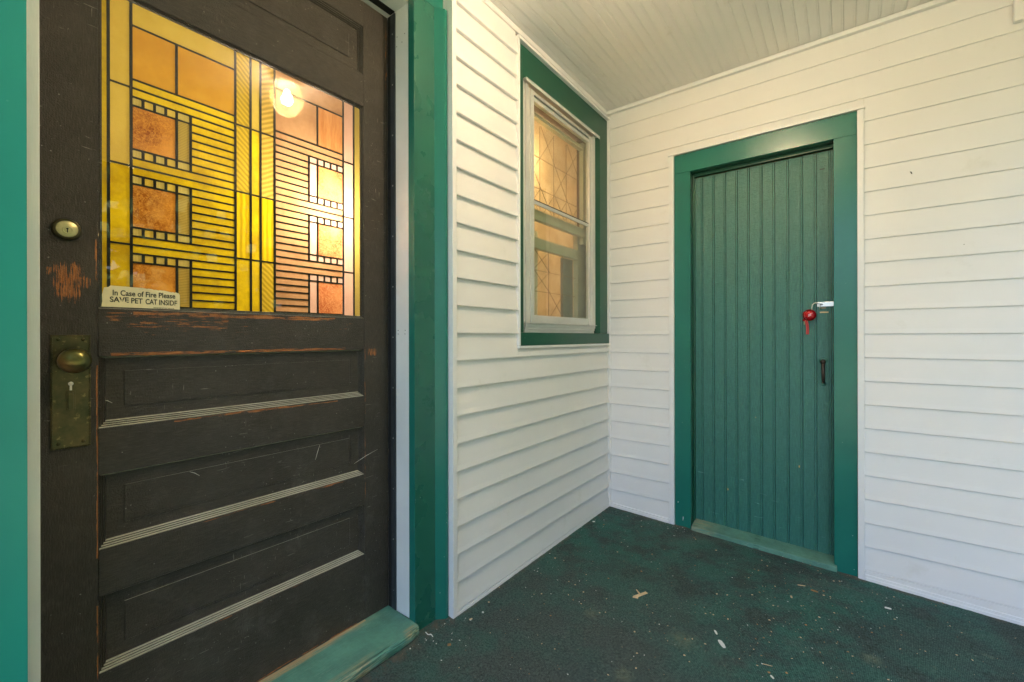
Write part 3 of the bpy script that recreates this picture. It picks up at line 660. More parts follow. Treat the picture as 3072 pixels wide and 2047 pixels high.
for z0, z1 in ((.2785, .4555), (.5625, .7345), (.8415, 1.0077), (1.9830, zt)):
    iy0, iy1, iz0, iz1 = SY0+.016, SY1-.016, z0+.016, z1-(.0065 if z0 < 1. else .016)
    b = B(); g = .034
    rows = []
    for ins, dep in ((-.001, .0165), (g-.003, .0165), (g, .0140), (g+.003, .0143)):
        rows.append([b.bm.verts.new((DX-dep, y, z)) for y, z in ((iy0+ins, iz0+min(ins, .03)), (iy1-ins, iz0+min(ins, .03)), (iy1-ins, iz1-min(ins, .03)), (iy0+ins, iz1-min(ins, .03)))])
    for r0, r1 in zip(rows, rows[1:]):
        for i in range(4): b.bm.faces.new((r0[i], r0[(i+1) % 4], r1[(i+1) % 4], r1[i]))
    b.bm.faces.new(rows[-1])
    b.box(DX-.034, DX-.020, SY0-.0002, SY1+.0002, z0-.0002, z1+.0002)
    pn = put('panel', b, 'door_paint_rail', fd)
    put('moulding', ring(SY0, SY1, z0, z1, MP, 0), 'door_paint_rail', pn)
put('glass_moulding', ring(SY0, SY1, 1.1175, 1.8720, [(-.0004, .001), (.0010, .0010), (.0020, .0042), (.0048, .0036), (.0055, .0068), (.0085, .0062), (.0090, .0100), (.0095, .0125), (.0095, .020)], 0), 'door_paint_rail', fd)
put('glazing', B().box(GX+.0045, GX+.0062, SY0+.005, SY1-.005, 1.122, 1.8675), 'clear_glass', fd)
# leading and panes
sg = put('leading', B().box(GX-.001, GX, SY0+.0005, SY0+.0012, 1.122, 1.8675), 'lead', fd)
VL = [-2.295, -2.254, -2.1635, -2.1332, -2.027, -1.987, -1.960, -1.920, -1.8138, -1.7850, -1.6930, -1.6525]
ZK = lambda k: 1.6772-.02113*k
ZTOP, ZBOT, ZBIG = 1.8640, ZK(26), 1.8078
lead = B(); wv = .0058; wh = .0046
def vbar(y, z0, z1, w=wv): lead.box(GX-.001, GX+.0026, y-w/2, y+w/2, z0, z1)
def hbar(y0, y1, z, w=wh): lead.box(GX-.001, GX+.0020, y0+wv/2, y1-wv/2, z-w/2, z+w/2)
A_, B_, C_, D_, E_, F_, G_, H_, I_, J_, K_, L_ = VL
for y in (A_, B_, E_, F_, G_, H_, K_, L_): vbar(y, 1.1225, ZTOP)
panes = []
def pane(y0, y1, z0, z1, m): panes.append((y0+wv/2-.0004, y1-wv/2+.0004, z0+wh/2-.0004, z1-wh/2+.0004, m))
def col(y0, y1, zs, ms):
    for i in range(len(zs)-1):
        pane(y0, y1, zs[i+1], zs[i], ms[i % len(ms)])
        if i: hbar(y0, y1, zs[i])
ks = [ZTOP, ZK(1), ZK(10), ZK(19), 1.1225]
col(A_, B_, ks, ['pale_yellow_glass', 'pale_yellow_glass', 'yellow_glass', 'yellow_glass'])
col(K_, L_, ks, ['pink_glass'])
col(E_, F_, ks, ['feathered_glass', 'feathered_glass', 'striped_glass', 'yellow_glass'])
col(F_, G_, ks, ['pale_yellow_glass', 'yellow_glass', 'yellow_glass', 'yellow_glass'])
col(G_, H_, ks, ['feathered_glass_b', 'feathered_glass_b', 'striped_glass', 'feathered_glass'])
def block(o, i1, i2, i3, T):   # outer lead, square/reed lead, reed/bars lead, inner lead
    lo = lambda a, c: (min(a, c), max(a, c))
    hbar(*lo(o, i3), ZBIG); pane(*lo(o, i3), ZBIG, ZTOP, T['top'])
    vbar(i1, ZK(0)+wh/2, ZBIG-wh/2)
    pane(*lo(o, i1), ZK(0), ZBIG, T['big']); pane(*lo(i1, i3), ZK(0), ZBIG, T['big2'])
    for k in (0, 1, 2, 9, 10, 11, 18, 19, 20, 26): hbar(*lo(o, i3), ZK(k))
    for k in (0, 1, 9, 10, 18, 19): pane(*lo(o, i3), ZK(k+1), ZK(k), T['bar'])
    for s_ in (2, 11, 20):
        e = s_+7 if s_ < 20 else 26
        vbar(i2, ZK(e)+wh/2, ZK(s_)-wh/2); vbar(i1, ZK(e)+wh/2, ZK(s_)-wh/2)
        for k in range(s_, e):
            pane(*lo(i2, i3), ZK(k+1), ZK(k), T['bar'])
            if k > s_: hbar(*lo(i2, i3), ZK(k))
        rows = (s_, e-1) if s_ < 20 else (s_,)
        for k in rows:
            d = (i1-o)/4
            for q in range(4):
                pane(*lo(o+d*q, o+d*(q+1)), ZK(k+1), ZK(k), T['sq'] if q % 2 == 0 else T['sq2'])
                if q: vbar(o+d*q, ZK(k+1)+wh/2, ZK(k)-wh/2, .0058)
            pane(*lo(i1, i2), ZK(k+1), ZK(k), T['sq'])
        r0, r1 = s_+1, (e-1 if s_ < 20 else 26)
        hbar(*lo(o, i1), ZK(r0)); hbar(*lo(i1, i2), ZK(r0))
        if s_ < 20: hbar(*lo(o, i1), ZK(r1)); hbar(*lo(i1, i2), ZK(r1))
        pane(*lo(o, i1), ZK(r1), ZK(r0), T['rust']); pane(*lo(i1, i2), ZK(r1), ZK(r0), T['reed'])
block(B_, C_, D_, E_, dict(top='pale_yellow_glass', big='amber_glass', big2='amber_glass', bar='yellow_glass', sq='reeded_yellow_glass', sq2='pale_yellow_glass', rust='rust_glass', reed='reeded_olive_glass'))
block(K_, J_, I_, H_, dict(top='peach_glass', big='orange_glass', big2='peach_glass', bar='peach_glass', sq='reeded_pink_glass', sq2='pink_glass', rust='red_rust_glass', reed='pink_glass'))
panes.append((SY0+.0013, A_-wv/2+.0004, 1.1225, ZTOP, 'yellow_glass'))
panes.append((L_+wv/2-.0004, SY1-.009, 1.1225, ZTOP, 'reeded_olive_glass'))
panes.append((SY0+.005, SY1-.005, 1.1176, ZBOT-.0022 if False else 1.1224, 'pale_yellow_glass'))
put('leading', lead, 'lead', sg)
bpy.data.objects.remove(sg.children[0], do_unlink=True) if False else None
for y0, y1, z0, z1, m in panes:
    if y1 <= y0 or z1 <= z0: continue
    b = B(); c = min(.0022, (y1-y0)/4, (z1-z0)/4)
    poly = [(y0+c, z0), (y1-c, z0), (y1, z0+c), (y1, z1-c), (y1-c, z1), (y0+c, z1), (y0, z1-c), (y0, z0+c)]
    f_ = [b.bm.verts.new((GX+.0008, y, z)) for y, z in poly]; r_ = [b.bm.verts.new((GX-.0008, y, z)) for y, z in poly]
    b.bm.faces.new(f_)
    for i in range(8): b.bm.faces.new((f_[i], f_[(i+1) % 8], r_[(i+1) % 8], r_[i]))
    put('pane', b, m, fd)
# sticker
def text_mesh(body, size, loc, sx=1.):
    cu = bpy.data.curves.new('lettering', 'FONT'); cu.body = body; cu.size = size; cu.extrude = .00015; cu.offset = size*.022; cu.space_character = 1.0
    o = bpy.data.objects.new('lettering', cu); COL.objects.link(o)
    dg = bpy.context.evaluated_depsgraph_get(); me = bpy.data.meshes.new_from_object(o.evaluated_get(dg)); COL.objects.unlink(o); bpy.data.objects.remove(o)
    xs_ = [v.co.x for v in me.vertices]; wd = max(xs_)-min(xs_)
    return me, wd
skx = GX+.0062
edge = [(-2.3090, 1.1200), (-2.2300, 1.1185), (-2.1660, 1.1180), (-2.1655, 1.1215), (-2.1590, 1.1220), (-2.1588, 1.1600), (-2.1610, 1.1640), (-2.1680, 1.1665), (-2.1700, 1.1650), (-2.1730, 1.1668), (-2.1760, 1.1655), (-2.1900, 1.1688), (-2.2010, 1.1692), (-2.2030, 1.1683), (-2.2085, 1.1700), (-2.2110, 1.1690), (-2.2160, 1.1705), (-2.2235, 1.1712), (-2.2245, 1.1702), (-2.2330, 1.1717), (-2.2600, 1.1722), (-2.2930, 1.1725), (-2.2960, 1.1690), (-2.3040, 1.1670), (-2.3075, 1.1500), (-2.3070, 1.1350)]
stk = put('sticker', B().prism(edge, lambda p, q: (skx, p, q), lambda p, q: (skx+.0003, p, q)), 'paper', fd)
stk['label'] = 'torn cream paper sticker asking to save the pet cat'
def letter(body, y0, y1, zb, hgt):
    me, wd = text_mesh(body, hgt/.70, None)
    x0 = min(v.co.x for v in me.vertices)
    s_ = (y1-y0)/wd
    for v in me.vertices:
        px, py, pz = v.co
        v.co = Vector((skx+.0005+pz, y0+(px-x0)*s_, zb+py)) - Vector(fd.location)
    me.materials.clear(); me.materials.append(M['ink'])
    o = bpy.data.objects.new('lettering', me); COL.objects.link(o); o.parent = stk; return o
for body, y0_, y1_, zb_, h_ in (('In Case of Fire Please', -2.2890, -2.1685, 1.1505, .0125), ('SAVE', -2.2940, -2.2600, 1.1345, .0122),
        ('PET', -2.2555, -2.2340, 1.1335, .0125), ('CAT', -2.2284, -2.2054, 1.1330, .0125), ('INSIDE', -2.2018, -2.1645, 1.1325, .0125)):
    letter(body, y0_, y1_, zb_, h_)
letter('SPONSORED BY CAL THIA K OF', -2.2130, -2.1710, 1.1235, .0022)
put('tear', B().box(skx+.0003, skx+.0006, -2.2084, -2.2074, 1.150, 1.169).box(skx+.0009, skx+.0012, -2.2735, -2.2715, 1.1285, 1.1405).box(skx+.0009, skx+.0012, -2.2705, -2.2640, 1.1255, 1.1360).box(skx+.0009, skx+.0012, -2.1690, -2.1640, 1.1310, 1.1355), 'paper', stk)
# lock furniture
ls = put('lock_plate', B().box(DX-.0002, DX+.0030, -2.3915, -2.3275, .8070, 1.0570, .0012), 'old_brass', fd)
rp = B()
def rope(y0, z0, y1, z1, nseg):
    for i in range(nseg):
        t0 = (i+.5)/nseg; y = y0+(y1-y0)*t0; z = z0+(z1-z0)*t0; L_s = max(abs(y1-y0), abs(z1-z0))/nseg*.62
        d = Vector((0, L_s*.9, L_s*.75)) if abs(y1-y0) < abs(z1-z0) else Vector((0, L_s*.75, L_s*.9))
        rp.tube([(DX+.0034, y-d.y*.5, z-d.z*.5), (DX+.0034, y+d.y*.5, z+d.z*.5)], .0012, 5)
rope(-2.3890, .8095, -2.3890, 1.0545, 70); rope(-2.3300, .8095, -2.3300, 1.0545, 70); rope(-2.3890, 1.0545, -2.3300, 1.0545, 18); rope(-2.3890, .8095, -2.3300, .8095, 18)
put('rope_border', rp, 'old_brass', ls)
for y, z in ((-2.3790, 1.0465), (-2.3400, 1.0465), (-2.3790, .8190), (-2.3400, .8190)):
    put('screw', B().lathe([(0, .0026), (.0024, .0022), (.0034, .0006), (.0036, 0)], (DX+.0030, y, z), (1, 0, 0), 12).box(DX+.0054, DX+.0058, y-.0025, y+.0025, z-.0004, z+.0004), 'old_brass', ls)
kn = put('knob', B().lathe([(0, .0235), (.008, .0228), (.016, .0198), (.0225, .0145), (.0262, .0075), (.0270, .0), (.0255, -.0070), (.0205, -.0125), (.0135, -.0160), (.0100, -.0200), (.0092, -.034), (.0105, -.040), (.0170, -.043), (.0185, -.046)], (DX+.050, -2.3600, 1.0010), (1, 0, 0), 48), 'knob_brass', fd)
put('knob_collar', B().lathe([(.0110, .010), (.0175, .008), (.0200, .003), (.0205, 0)], (DX+.0030, -2.3600, 1.0010), (1, 0, 0), 32), 'old_brass', kn)
kh = B().lathe([(0, .0006), (.0042, .0006), (.0044, 0)], (DX+.0031, -2.3600, .9490), (1, 0, 0), 16); kh.box(DX+.0031, DX+.0036, -2.3618, -2.3582, .9345, .9470)
put('keyhole', kh, 'cream_edge_paint', ls)
put('thumb_slot', B().box(DX+.0031, DX+.0050, -2.3675, -2.3530, .8895, .9330, .0006), 'old_brass', ls)
put('thumb_turn', B().box(DX+.0051, DX+.0085, -2.3650, -2.3560, .8930, .9300, .0010), 'old_brass', ls)
db = put('deadbolt', B().lathe([(.0180, .0105), (.0205, .0100), (.0228, .0060), (.0245, .0), (.0240, -.001)], (DX, -2.3660, 1.2885), (1, 0, 0), 40), 'old_brass', fd)
fc = put('deadbolt_face', B().lathe([(0, .0092), (.0165, .0092), (.0178, .0080), (.0180, 0)], (DX+.0008, -2.3660, 1.2885), (1, 0, 0), 40), 'pale_brass', db)
put('key_cylinder', B().lathe([(.0062, .0095), (.0078, .0108), (.0086, .0098), (.0088, .008)], (DX+.0008, -2.3655, 1.2860), (1, 0, 0), 28), 'pale_brass', db)
put('key_slot', B().box(DX+.0101, DX+.0105, -2.3664, -2.3648, 1.2805, 1.2890).lathe([(0, .0004), (.0018, .0004), (.0019, 0)], (DX+.0101, -2.3656, 1.2890), (1, 0, 0), 12), 'black_gap', db)

# ------------------------------------------------------------------ frame of the front door
ff = thing('door_frame', 'white jamb with green clad casing around the stained glass door', 'door frame', (-.05, -1.98, 0))
put('jamb', B().box(-.19, -.0665, -1.5135, -1.5050, .040, 2.262, .001), 'white_jamb_paint', ff)
put('jamb', B().box(-.19, -.0665, -2.4400, -2.4165, .040, 2.262, .001), 'white_jamb_paint', ff)
put('head_jamb', B().box(-.19, -.0665, -2.4160, -1.5140, 2.252, 2.275, .001), 'white_jamb_paint', ff)
put('jamb_edge', B().box(-.0660, -.0620, -1.5120, -1.5030, .040, 2.270), 'cream_edge_paint', ff)
put('jamb_edge', B().box(-.0660, -.0620, -2.4400, -2.4190, .040, 2.262), 'white_jamb_paint', ff)
put('jamb_edge', B().box(-.0660, -.0620, -2.4180, -1.5125, 2.254, 2.270), 'cream_edge_paint', ff)
put('weatherstrip', B().box(-.1620, -.1360, -1.5175, -1.5140, .042, 2.246, .0008).box(-.1425, -.1400, -1.5190, -1.5176, .042, 2.246), 'weather_metal', ff)
put('weatherstrip', B().box(-.1620, -.1360, -2.4150, -1.5180, 2.2470, 2.2510, .0008), 'black_gap', ff)
put('door_gap', B().box(-.1800, -.1625, -1.5170, -1.5140, .042, 2.246), 'black_gap', ff)
zz_ = .115
while zz_ < 2.2:
    put('screw', B().lathe([(0, .0012), (.0022, .0010), (.0030, 0)], (-.1500, -1.5176, zz_), (0, -1, 0), 10), 'steel', ff); zz_ += .187
for x_, z_ in ((-.125, 1.075), (-.125, 1.062), (-.085, 1.075), (-.086, 1.062), (-.128, 2.155), (-.100, 2.125), (-.085, 2.150), (-.130, 2.120)):
    put('nail_hole', B().lathe([(0, .0003), (.0018, .0003), (.0019, 0)], (x_, -1.5136, z_), (0, -1, 0), 8), 'black_gap', ff)
def casing_poly(s_):   # s_=+1 right of the door, -1 left (mirrored)
    m = -1.9745
    P_ = [(-.0615, -1.5158), (-.0300, -1.5158), (-.0300, -1.4215), (-.0040, -1.3925), (-.0040, -1.3800), (-.0300, -1.3780), (-.0300, -1.3765), (-.0500, -1.3765), (-.0500, -1.5050), (-.0615, -1.5050)]
    return [(a, q if s_ > 0 else 2*m-q-.003) for a, q in P_]
HZ = 2.2760
for s_ in (1, -1):
    put('casing', B().prism(casing_poly(s_), lambda p, q: (p, q, -.012), lambda p, q: (p, q, HZ-.001)), 'shaded_casing_cladding' if s_ > 0 else 'lit_green_cladding', ff, .0006)
put('lit_casing_band', B().prism([(-.0295, -1.4212), (-.0034, -1.3921), (-.0034, -1.3803), (-.0046, -1.3803), (-.0046, -1.3918), (-.0302, -1.4205)], lambda p, q: (p, q, -.011), lambda p, q: (p, q, HZ-.002)), 'green_cladding', ff)  # added strips, lighter green standing in for light on splay and return
put('lit_casing_band', B().box(-.0610, -.0306, -1.5166, -1.5150, .036, HZ-.002), 'green_cladding', ff)
# head casing with the same profile
hp_ = [(-.0615, HZ), (-.0300, HZ), (-.0300, HZ+.094), (-.0040, HZ+.123), (-.0040, HZ+.135), (-.0500, HZ+.135), (-.0500, HZ+.011), (-.0615, HZ+.011)]
put('head_casing', B().prism(hp_, lambda p, q: (p, -2.60, q), lambda p, q: (p, -1.3767, q)), 'green_cladding', ff, .0006)
# front sill with rounded worn nose
sp_ = [(-.205, .0), (-.205, .0460), (-.180, .0455), (-.0160, .0385), (-.0070, .0370), (-.0015, .0320), (.0008, .0240), (.0005, .0120), (-.0030, .004), (-.0100, -.004), (-.03, -.010)]
b = B(); segs = 40; rings = []
yA, yB = -2.4390, -1.5165
for i in range(segs+1):
    y = yA+(yB-yA)*i/segs; sc_ = 1. if i < segs-1 else (.985 if i == segs-1 else .955)
    rings.append([b.bm.verts.new(((-.205+(px+.205)*sc_)+random.gauss(0, .0003), y if i < segs else y, pz)) for px, pz in sp_])
for a, c in zip(rings, rings[1:]):
    for i in range(len(sp_)): f = b.bm.faces.new((a[i], a[(i+1) % len(sp_)], c[(i+1) % len(sp_)], c[i])); f.smooth = False
b.bm.faces.new(rings[0][::-1]); b.bm.faces.new(rings[-1])
sl = thing('door_sill', 'worn pale green wooden sill below the stained glass door', 'sill', (0, -2.05, 0))
put('sill_board', b, 'sill_paint', sl)
put('bare_edge', B().box(-.1795, -.1715, -2.40, -1.62, .0440, .0464, .0008), 'raw_wood', sl)

# ------------------------------------------------------------------ porch lamp on the ceiling, seen mirrored in the door glass
LX, LY = .835, -1.400
lp = thing('ceiling_lamp', 'lit round crackle glass globe lamp on the porch ceiling', 'lamp', (LX, LY, CZ))
put('lamp_base', B().lathe([(.0, -.001), (.083, -.001), (.083, -.006), (.078, -.012), (.066, -.016), (.064, -.030), (.060, -.042), (0, -.042)], (LX, LY, CZ), (0, 0, 1), 40), 'cream_edge_paint', lp)
gz = CZ-.120
gp = [(.052, .078), (.060, .070), (.072, .055), (.081, .030), (.083, .005), (.078, -.025), (.066, -.052), (.046, -.074), (.020, -.087), (.010, -.090), (.006, -.096), (0, -.097)]
put('globe', B().lathe(gp, (LX, LY, gz), (0, 0, 1), 48), 'crackle_globe', lp)
put('bulb', B().lathe([(0, .045), (.012, .044), (.014, .030), (.024, .014), (.029, -.004), (.025, -.022), (.013, -.031), (0, -.034)], (LX, LY, gz+.004), (0, 0, 1), 20), 'porch_bulb', lp)

# ------------------------------------------------------------------ rooms behind the glass
hall = B()
RX0, RX1, RY0, RY1 = -1.9, -.235, -3.0, -1.15
hall.box(RX0-.05, RX0, RY0, RY1, -.1, 2.6); hall.box(RX0, RX1, RY0-.05, RY0, -.1, 2.6); hall.box(RX0, RX1, RY1, RY1+.05, -.1, 2.6)
hall.box(RX0, RX1, RY0, RY1, 2.6, 2.65); hall.box(RX0, RX1, RY0, RY1, -.15, -.1)
hr = kind(put('hall_wall', hall, 'interior_wall'), 'structure')
room = B()
room.box(-1.9, -1.85, -1.09, .3, -.1, 2.6); room.box(-1.85, -.235, -1.09, -1.05, -.1, 2.6); room.box(-1.85, -.235, .10, .15, -.1, 2.6); room.box(-1.85, -.235, -1.05, .10, 2.6, 2.65); room.box(-1.85, -.235, -1.05, .10, -.15, -.1)
kind(put('room_wall', room, 'interior_wall'), 'structure')
def bulb(name, label, loc, r, m, stem):
    t = thing(name, label, 'lamp', loc)
    put('bulb', B().lathe([(0, r), (r*.5, r*.87), (r*.87, r*.5), (r, 0), (r*.87, -r*.5), (r*.5, -r*.87), (0, -r)], loc, (0, 0, 1), 16), m, t)
    put('stem', B().tube([(loc[0], loc[1], loc[2]+r), stem], .006, 8), 'iron', t)
bulb('hall_lamp', 'bright bulb glowing behind the right half of the stained glass', (-.335, -1.745, 1.475), .028, 'hall_bulb', (-.335, -1.745, 2.59))
bulb('fill_lamp', 'added unseen bulb evening the glow behind the stained glass', (-.95, -2.15, 1.70), .075, 'fill_bulb', (-.95, -2.15, 2.59))  # added fill bulb, gives the left half an even yellow glow
bulb('room_lamp', 'bulb glowing behind the shade of the green cased window', (-.255, -.715, 1.99), .028, 'glow_bulb', (-.255, -.715, 2.59))
bulb('room_lamp', 'dimmer bulb deeper in the room behind the window shade', (-.95, -.45, 1.60), .055, 'room_bulb', (-.95, -.45, 2.59))

# ------------------------------------------------------------------ debris on the carpet
def chip(name, label, cat, cx, cy, L, W, ang, mat, h=.002, grp=None, taper=.7):
    z0 = fz(cx)+.0015; ca, sa = math.cos(ang), math.sin(ang)
    pl = [(-L/2, -W/2*taper), (-L*.2, -W/2), (L*.3, -W/2*.9), (L/2, -W/2*.5), (L/2*.96, W/2*.6), (L*.1, W/2), (-L*.35, W/2*.85), (-L/2*.97, W/2*.4)]
    b = B(); b.prism([(cx+p*ca-q*sa, cy+p*sa+q*ca) for p, q in pl], lambda p, q: (p, q, z0), lambda p, q: (p, q, z0+h))
    return tag(put(name, b, mat), label, cat, grp)
ws = thing('wood_splinter', 'flat tan wood splinter with a crossing sliver on the green carpet', 'splinter', (.498, -.780, fz(.5)))
def sliver(nm, a, c, w0, w1, h0, h1, mat):
    a = Vector(a); c = Vector(c); d = (c-a).normalized(); nn = Vector((-d.y, d.x, 0))
    z0 = fz(a.x); z1 = fz(c.x)
    pts = []
    for s_ in (-1, 1):
        for q, w_, zz in ((a, w0, z0), (c, w1, z1)):
            for hh in (h0, h1): pts.append((q.x+nn.x*w_*s_, q.y+nn.y*w_*s_, zz+hh))
    return B().hexa([pts[0], pts[1], pts[2], pts[3], pts[4], pts[5], pts[6], pts[7]])
put('splinter', sliver('splinter', (.4935, -.8120, 0), (.5215, -.7490, 0), .0068, .0062, .001, .0034, 'chip_wood'), 'chip_wood', ws)
put('sliver', sliver('sliver', (.4815, -.7590, 0), (.5010, -.7760, 0), .0014, .0030, .0015, .0045, 'chip_wood'), 'chip_wood', ws)
put('split_end', sliver('split_end', (.4885, -.8165, 0), (.5075, -.8075, 0), .0022, .0034, .001, .0040, 'chip_wood'), 'chip_wood', ws)
G1 = 'paint chips and bark bits lying on the carpet'
chip('paint_chip', 'largest oval white paint chip in the middle of the carpet', 'paint chip', .8362, -.8738, .038, .014, -.9, 'paint_flake', .003, G1)
chip('paint_chip', 'narrow white paint chip just behind the largest oval one', 'paint chip', .8055, -.8228, .022, .007, -1.0, 'paint_flake', .002, G1)
chip('paint_chip', 'white paint chip on the carpet before the right hand siding', 'paint chip', 1.3169, -.2206, .021, .010, .1, 'paint_flake', .0025, G1)
chip('bark_bit', 'long tan splinter on the carpet before the green door threshold', 'bark bit', 1.0284, -.2598, .030, .0035, .35, 'chip_wood', .002, G1)
chip('bark_bit', 'brown curled bark bit right of the long tan splinter', 'bark bit', 1.0759, -.2733, .026, .008, -.1, 'bark_bit', .003, G1)
chip('paint_chip', 'white triangular paint chip near the foot of the inside corner', 'paint chip', .0454, -.2852, .014, .010, .6, 'paint_flake', .003, G1)
chip('bark_bit', 'small brown leaf bit on the carpet near the worn green sill', 'bark bit', .1045, -1.4811, .012, .008, .8, 'bark_bit', .004, G1)
chip('bark_bit', 'tan curled bit on the carpet by the siding near the door casing', 'bark bit', .0718, -1.3383, .013, .004, 1.2, 'chip_wood', .003, G1)
chip('paint_chip', 'small white paint chip on the carpet by the siding strip', 'paint chip', .0809, -1.2798, .007, .006, .2, 'paint_flake', .003, G1)
chip('bark_bit', 'brown bit midway between green threshold and wood splinter', 'bark bit', 1.0019, -.3875, .014, .007, 1.9, 'chip_wood', .003, G1)
chip('paint_chip', 'white paint chip nearest the bottom edge of the picture', 'paint chip', .9951, -.9299, .014, .006, -.8, 'paint_flake', .002, G1)
chip('bark_bit', 'thin tan straw right of the largest white paint chip', 'bark bit', .9752, -.8817, .030, .0016, .25, 'chip_wood', .0015, G1)
b = B(); b.tube([(-.003, -1.492, .004), (.004, -1.4955, .007), (.012, -1.4945, .003), (.024, -1.489, .005), (.034, -1.4915, .003)], .0016, 5)
tag(put('lint_thread', b, 'paint_flake'), 'pale thread of lint lying beside the end of the worn sill', 'lint')
def scatter(name, n_, mat, smin, smax, seed, hub=()):
    rnd = random.Random(seed); b = B()
    for i in range(n_):
        if hub and rnd.random() < .55:
            hx, hy, hs = rnd.choice(hub); x = rnd.gauss(hx, hs); y = rnd.gauss(hy, hs)
        else: x = rnd.uniform(.01, 2.0); y = rnd.uniform(-1.9, -.02)
        x = min(max(x, .015), 2.1); y = min(y, -.022)
        if y < -2.4: continue
        s = smin+(smax-smin)*rnd.random()**3; a = rnd.uniform(0, 6.28); e = rnd.uniform(.25, 1)
        z = fz(x)+.0012; k = rnd.choice((4, 5)); vs = [b.bm.verts.new((x+s*math.cos(a)*math.cos(t)-s*e*math.sin(a)*math.sin(t), y+s*math.sin(a)*math.cos(t)+s*e*math.cos(a)*math.sin(t), z+rnd.uniform(.0, .0015))) for t in [2*math.pi*q/k for q in range(k)]]
        c = b.bm.verts.new((x, y, z+s*.6))
        for q in range(k): b.bm.faces.new((vs[q], vs[(q+1) % k], c))
    o = put(name, b, mat); o['kind'] = 'stuff'; return o
hubs = [(.05, -.30, .10), (.25, -.06, .10), (.43, -.05, .05), (.9, -.75, .28), (.05, -.9, .15), (1.2, -.15, .15), (.05, -1.45, .06)]
scatter('paint_flakes', 520, 'paint_flake', .0007, .0040, 3, hubs)
scatter('wood_crumbs', 560, 'chip_wood', .0010, .0050, 5, [(1.0, -.45, .22), (.95, -.8, .25), (.3, -1.0, .25), (1.2, -.6, .3)])
scatter('bark_crumbs', 260, 'bark_bit', .001, .0055, 9, [(1.0, -.45, .2), (.6, -.8, .3)])
# paint flecks and knots on the door, front yard shrubs mirrored in the glass
def shrub(cx, cy, rad, hgt, nl, label, bl=0):
    t = thing('shrub', label, 'shrub', (cx, cy, -.9), 'shrubs in the front yard')
    rnd = random.Random(int(cx*100+cy*10)); b = B(); f = B()
    for i in range(nl):
        u = rnd.uniform(-1, 1); th = rnd.uniform(0, 6.283); r = rad*(.55+.45*rnd.random())*(1+.25*math.sin(5*th)*math.cos(3*u))
        q = math.sqrt(1-u*u); p = Vector((cx+r*q*math.cos(th), cy+r*q*math.sin(th), -.9+hgt*.5*(1+u*r/rad)))
        tgt = f if rnd.random() < bl else b
        n_ = Vector((rnd.gauss(0, 1), rnd.gauss(0, 1), rnd.gauss(0, 1))).normalized(); a = n_.orthogonal().normalized()*.06; c = n_.cross(a)*.55
        vs = [tgt.bm.verts.new(v) for v in (p-a, p+c, p+a, p-c)]; tgt.bm.faces.new(vs)
    put('foliage', b, 'leaf', t)
    if bl: put('flowers', f, 'blossom', t)
    else: f.bm.free()
    put('stem', B().tube([(cx, cy, -.9), (cx, cy, -.9+hgt*.6)], .05, 6), 'iron', t)
shrub(4.4, .2, .8, 1.1, 900, 'low flowering shrub in the yard nearest the end of the porch', .0)
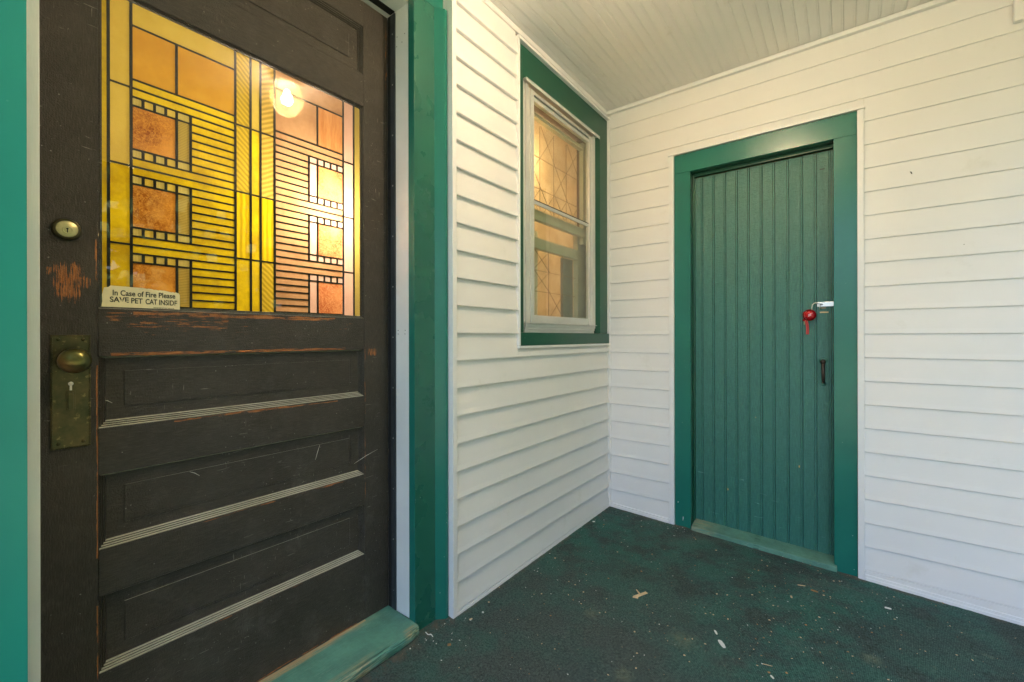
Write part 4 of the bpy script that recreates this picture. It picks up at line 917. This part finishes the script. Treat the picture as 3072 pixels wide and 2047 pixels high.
def tree(cx, cy, hgt, rad, nl, label):
    t = thing('tree', label, 'tree', (cx, cy, -.9), 'trees across the yard'); rnd = random.Random(int(cx*31+cy*17)); b = B()
    lumps = [(rnd.gauss(0, rad*.45), rnd.gauss(0, rad*.45), rnd.uniform(hgt*.22, hgt*.92), rad*rnd.uniform(.35, .6)) for _ in range(16)]
    for i in range(nl):
        lx, ly, lz, lr = lumps[i % 16]; p = Vector((cx+lx+rnd.gauss(0, lr*.5), cy+ly+rnd.gauss(0, lr*.5), -.9+lz+rnd.gauss(0, lr*.45)))
        n_ = Vector((rnd.gauss(0, 1), rnd.gauss(0, 1), rnd.gauss(0, 1))).normalized(); a = n_.orthogonal().normalized()*.17; c = n_.cross(a)*.6
        b.bm.faces.new([b.bm.verts.new(v) for v in (p-a, p+c, p+a, p-c)])
    put('crown', b, 'leaf', t)
    tb = B(); tb.tube([(cx, cy, -.9), (cx+.1, cy, hgt*.4), (cx, cy+.1, hgt*.75)], [.22, .16, .06], 8)
    for q in range(4): tb.tube([(cx+.05, cy, hgt*.3), (cx+math.cos(q*1.6)*rad*.5, cy+math.sin(q*1.6)*rad*.5, hgt*.62)], [.09, .03], 6)
    put('trunk', tb, 'bark_bit', t)
TL = ['nearest the back wall side', 'second from the back wall side', 'in the middle of the yard row', 'fourth from the back wall side', 'nearest the open porch end']
for i in range(5): tree(8.6+(i % 2)*1.2, 3.6-i*2.7, 7.2+(i*37 % 5)*.4, 1.9, 6500, 'leafy tree across the front yard, '+TL[i])
S.cycles.max_bounces = 10; S.cycles.transparent_max_bounces = 16
S.cycles.use_denoising = True

rnd = random.Random(21)
nh = B()
for z_ in (.25, .62, 1.10, 1.55, 1.92):
    for x_ in (.425, 1.214): nh.lathe([(0, .0007), (.0022, .0006), (.0026, 0)], (x_+rnd.uniform(-.003, .003), -.0062, z_+rnd.uniform(-.02, .02)), (0, -1, 0), 8)
k_ = put('nail_heads', nh, 'green_cladding', gf); k_['kind'] = 'stuff'
k_ = put('paint_drips', B().tube([(.458, -.0064, .040), (.4575, -.0072, .030), (.4560, -.0068, .018)], [.0022, .0026, .0008], 6).tube([(.4300, -.0064, .120), (.4303, -.0068, .112)], [.0014, .0008], 6), 'white_print', gf)
mt = B()
for p0, p1 in (((-2.3050, .9050), (-2.2880, .8960)), ((-1.98, .905), (-1.955, .915)), ((-1.80, .655), (-1.785, .700)), ((-2.14, .700), (-2.118, .684)), ((-1.66, .610), (-1.565, .640)), ((-2.255, .892), (-2.185, .896))):
    mt.tube([(DX-(.0155 if 0.8415 < p0[1] < 1.0077 else -.0002), p0[0], p0[1]), (DX-(.0155 if 0.8415 < p0[1] < 1.0077 else -.0002), (p0[0]+p1[0])/2, (p0[1]+p1[1])/2+.002), (DX-(.0155 if 0.8415 < p0[1] < 1.0077 else -.0002), p1[0], p1[1])], [.0004, .0009, .0004], 5)
k_ = put('scratches', mt, 'cream_edge_paint', fd); k_['kind'] = 'stuff'
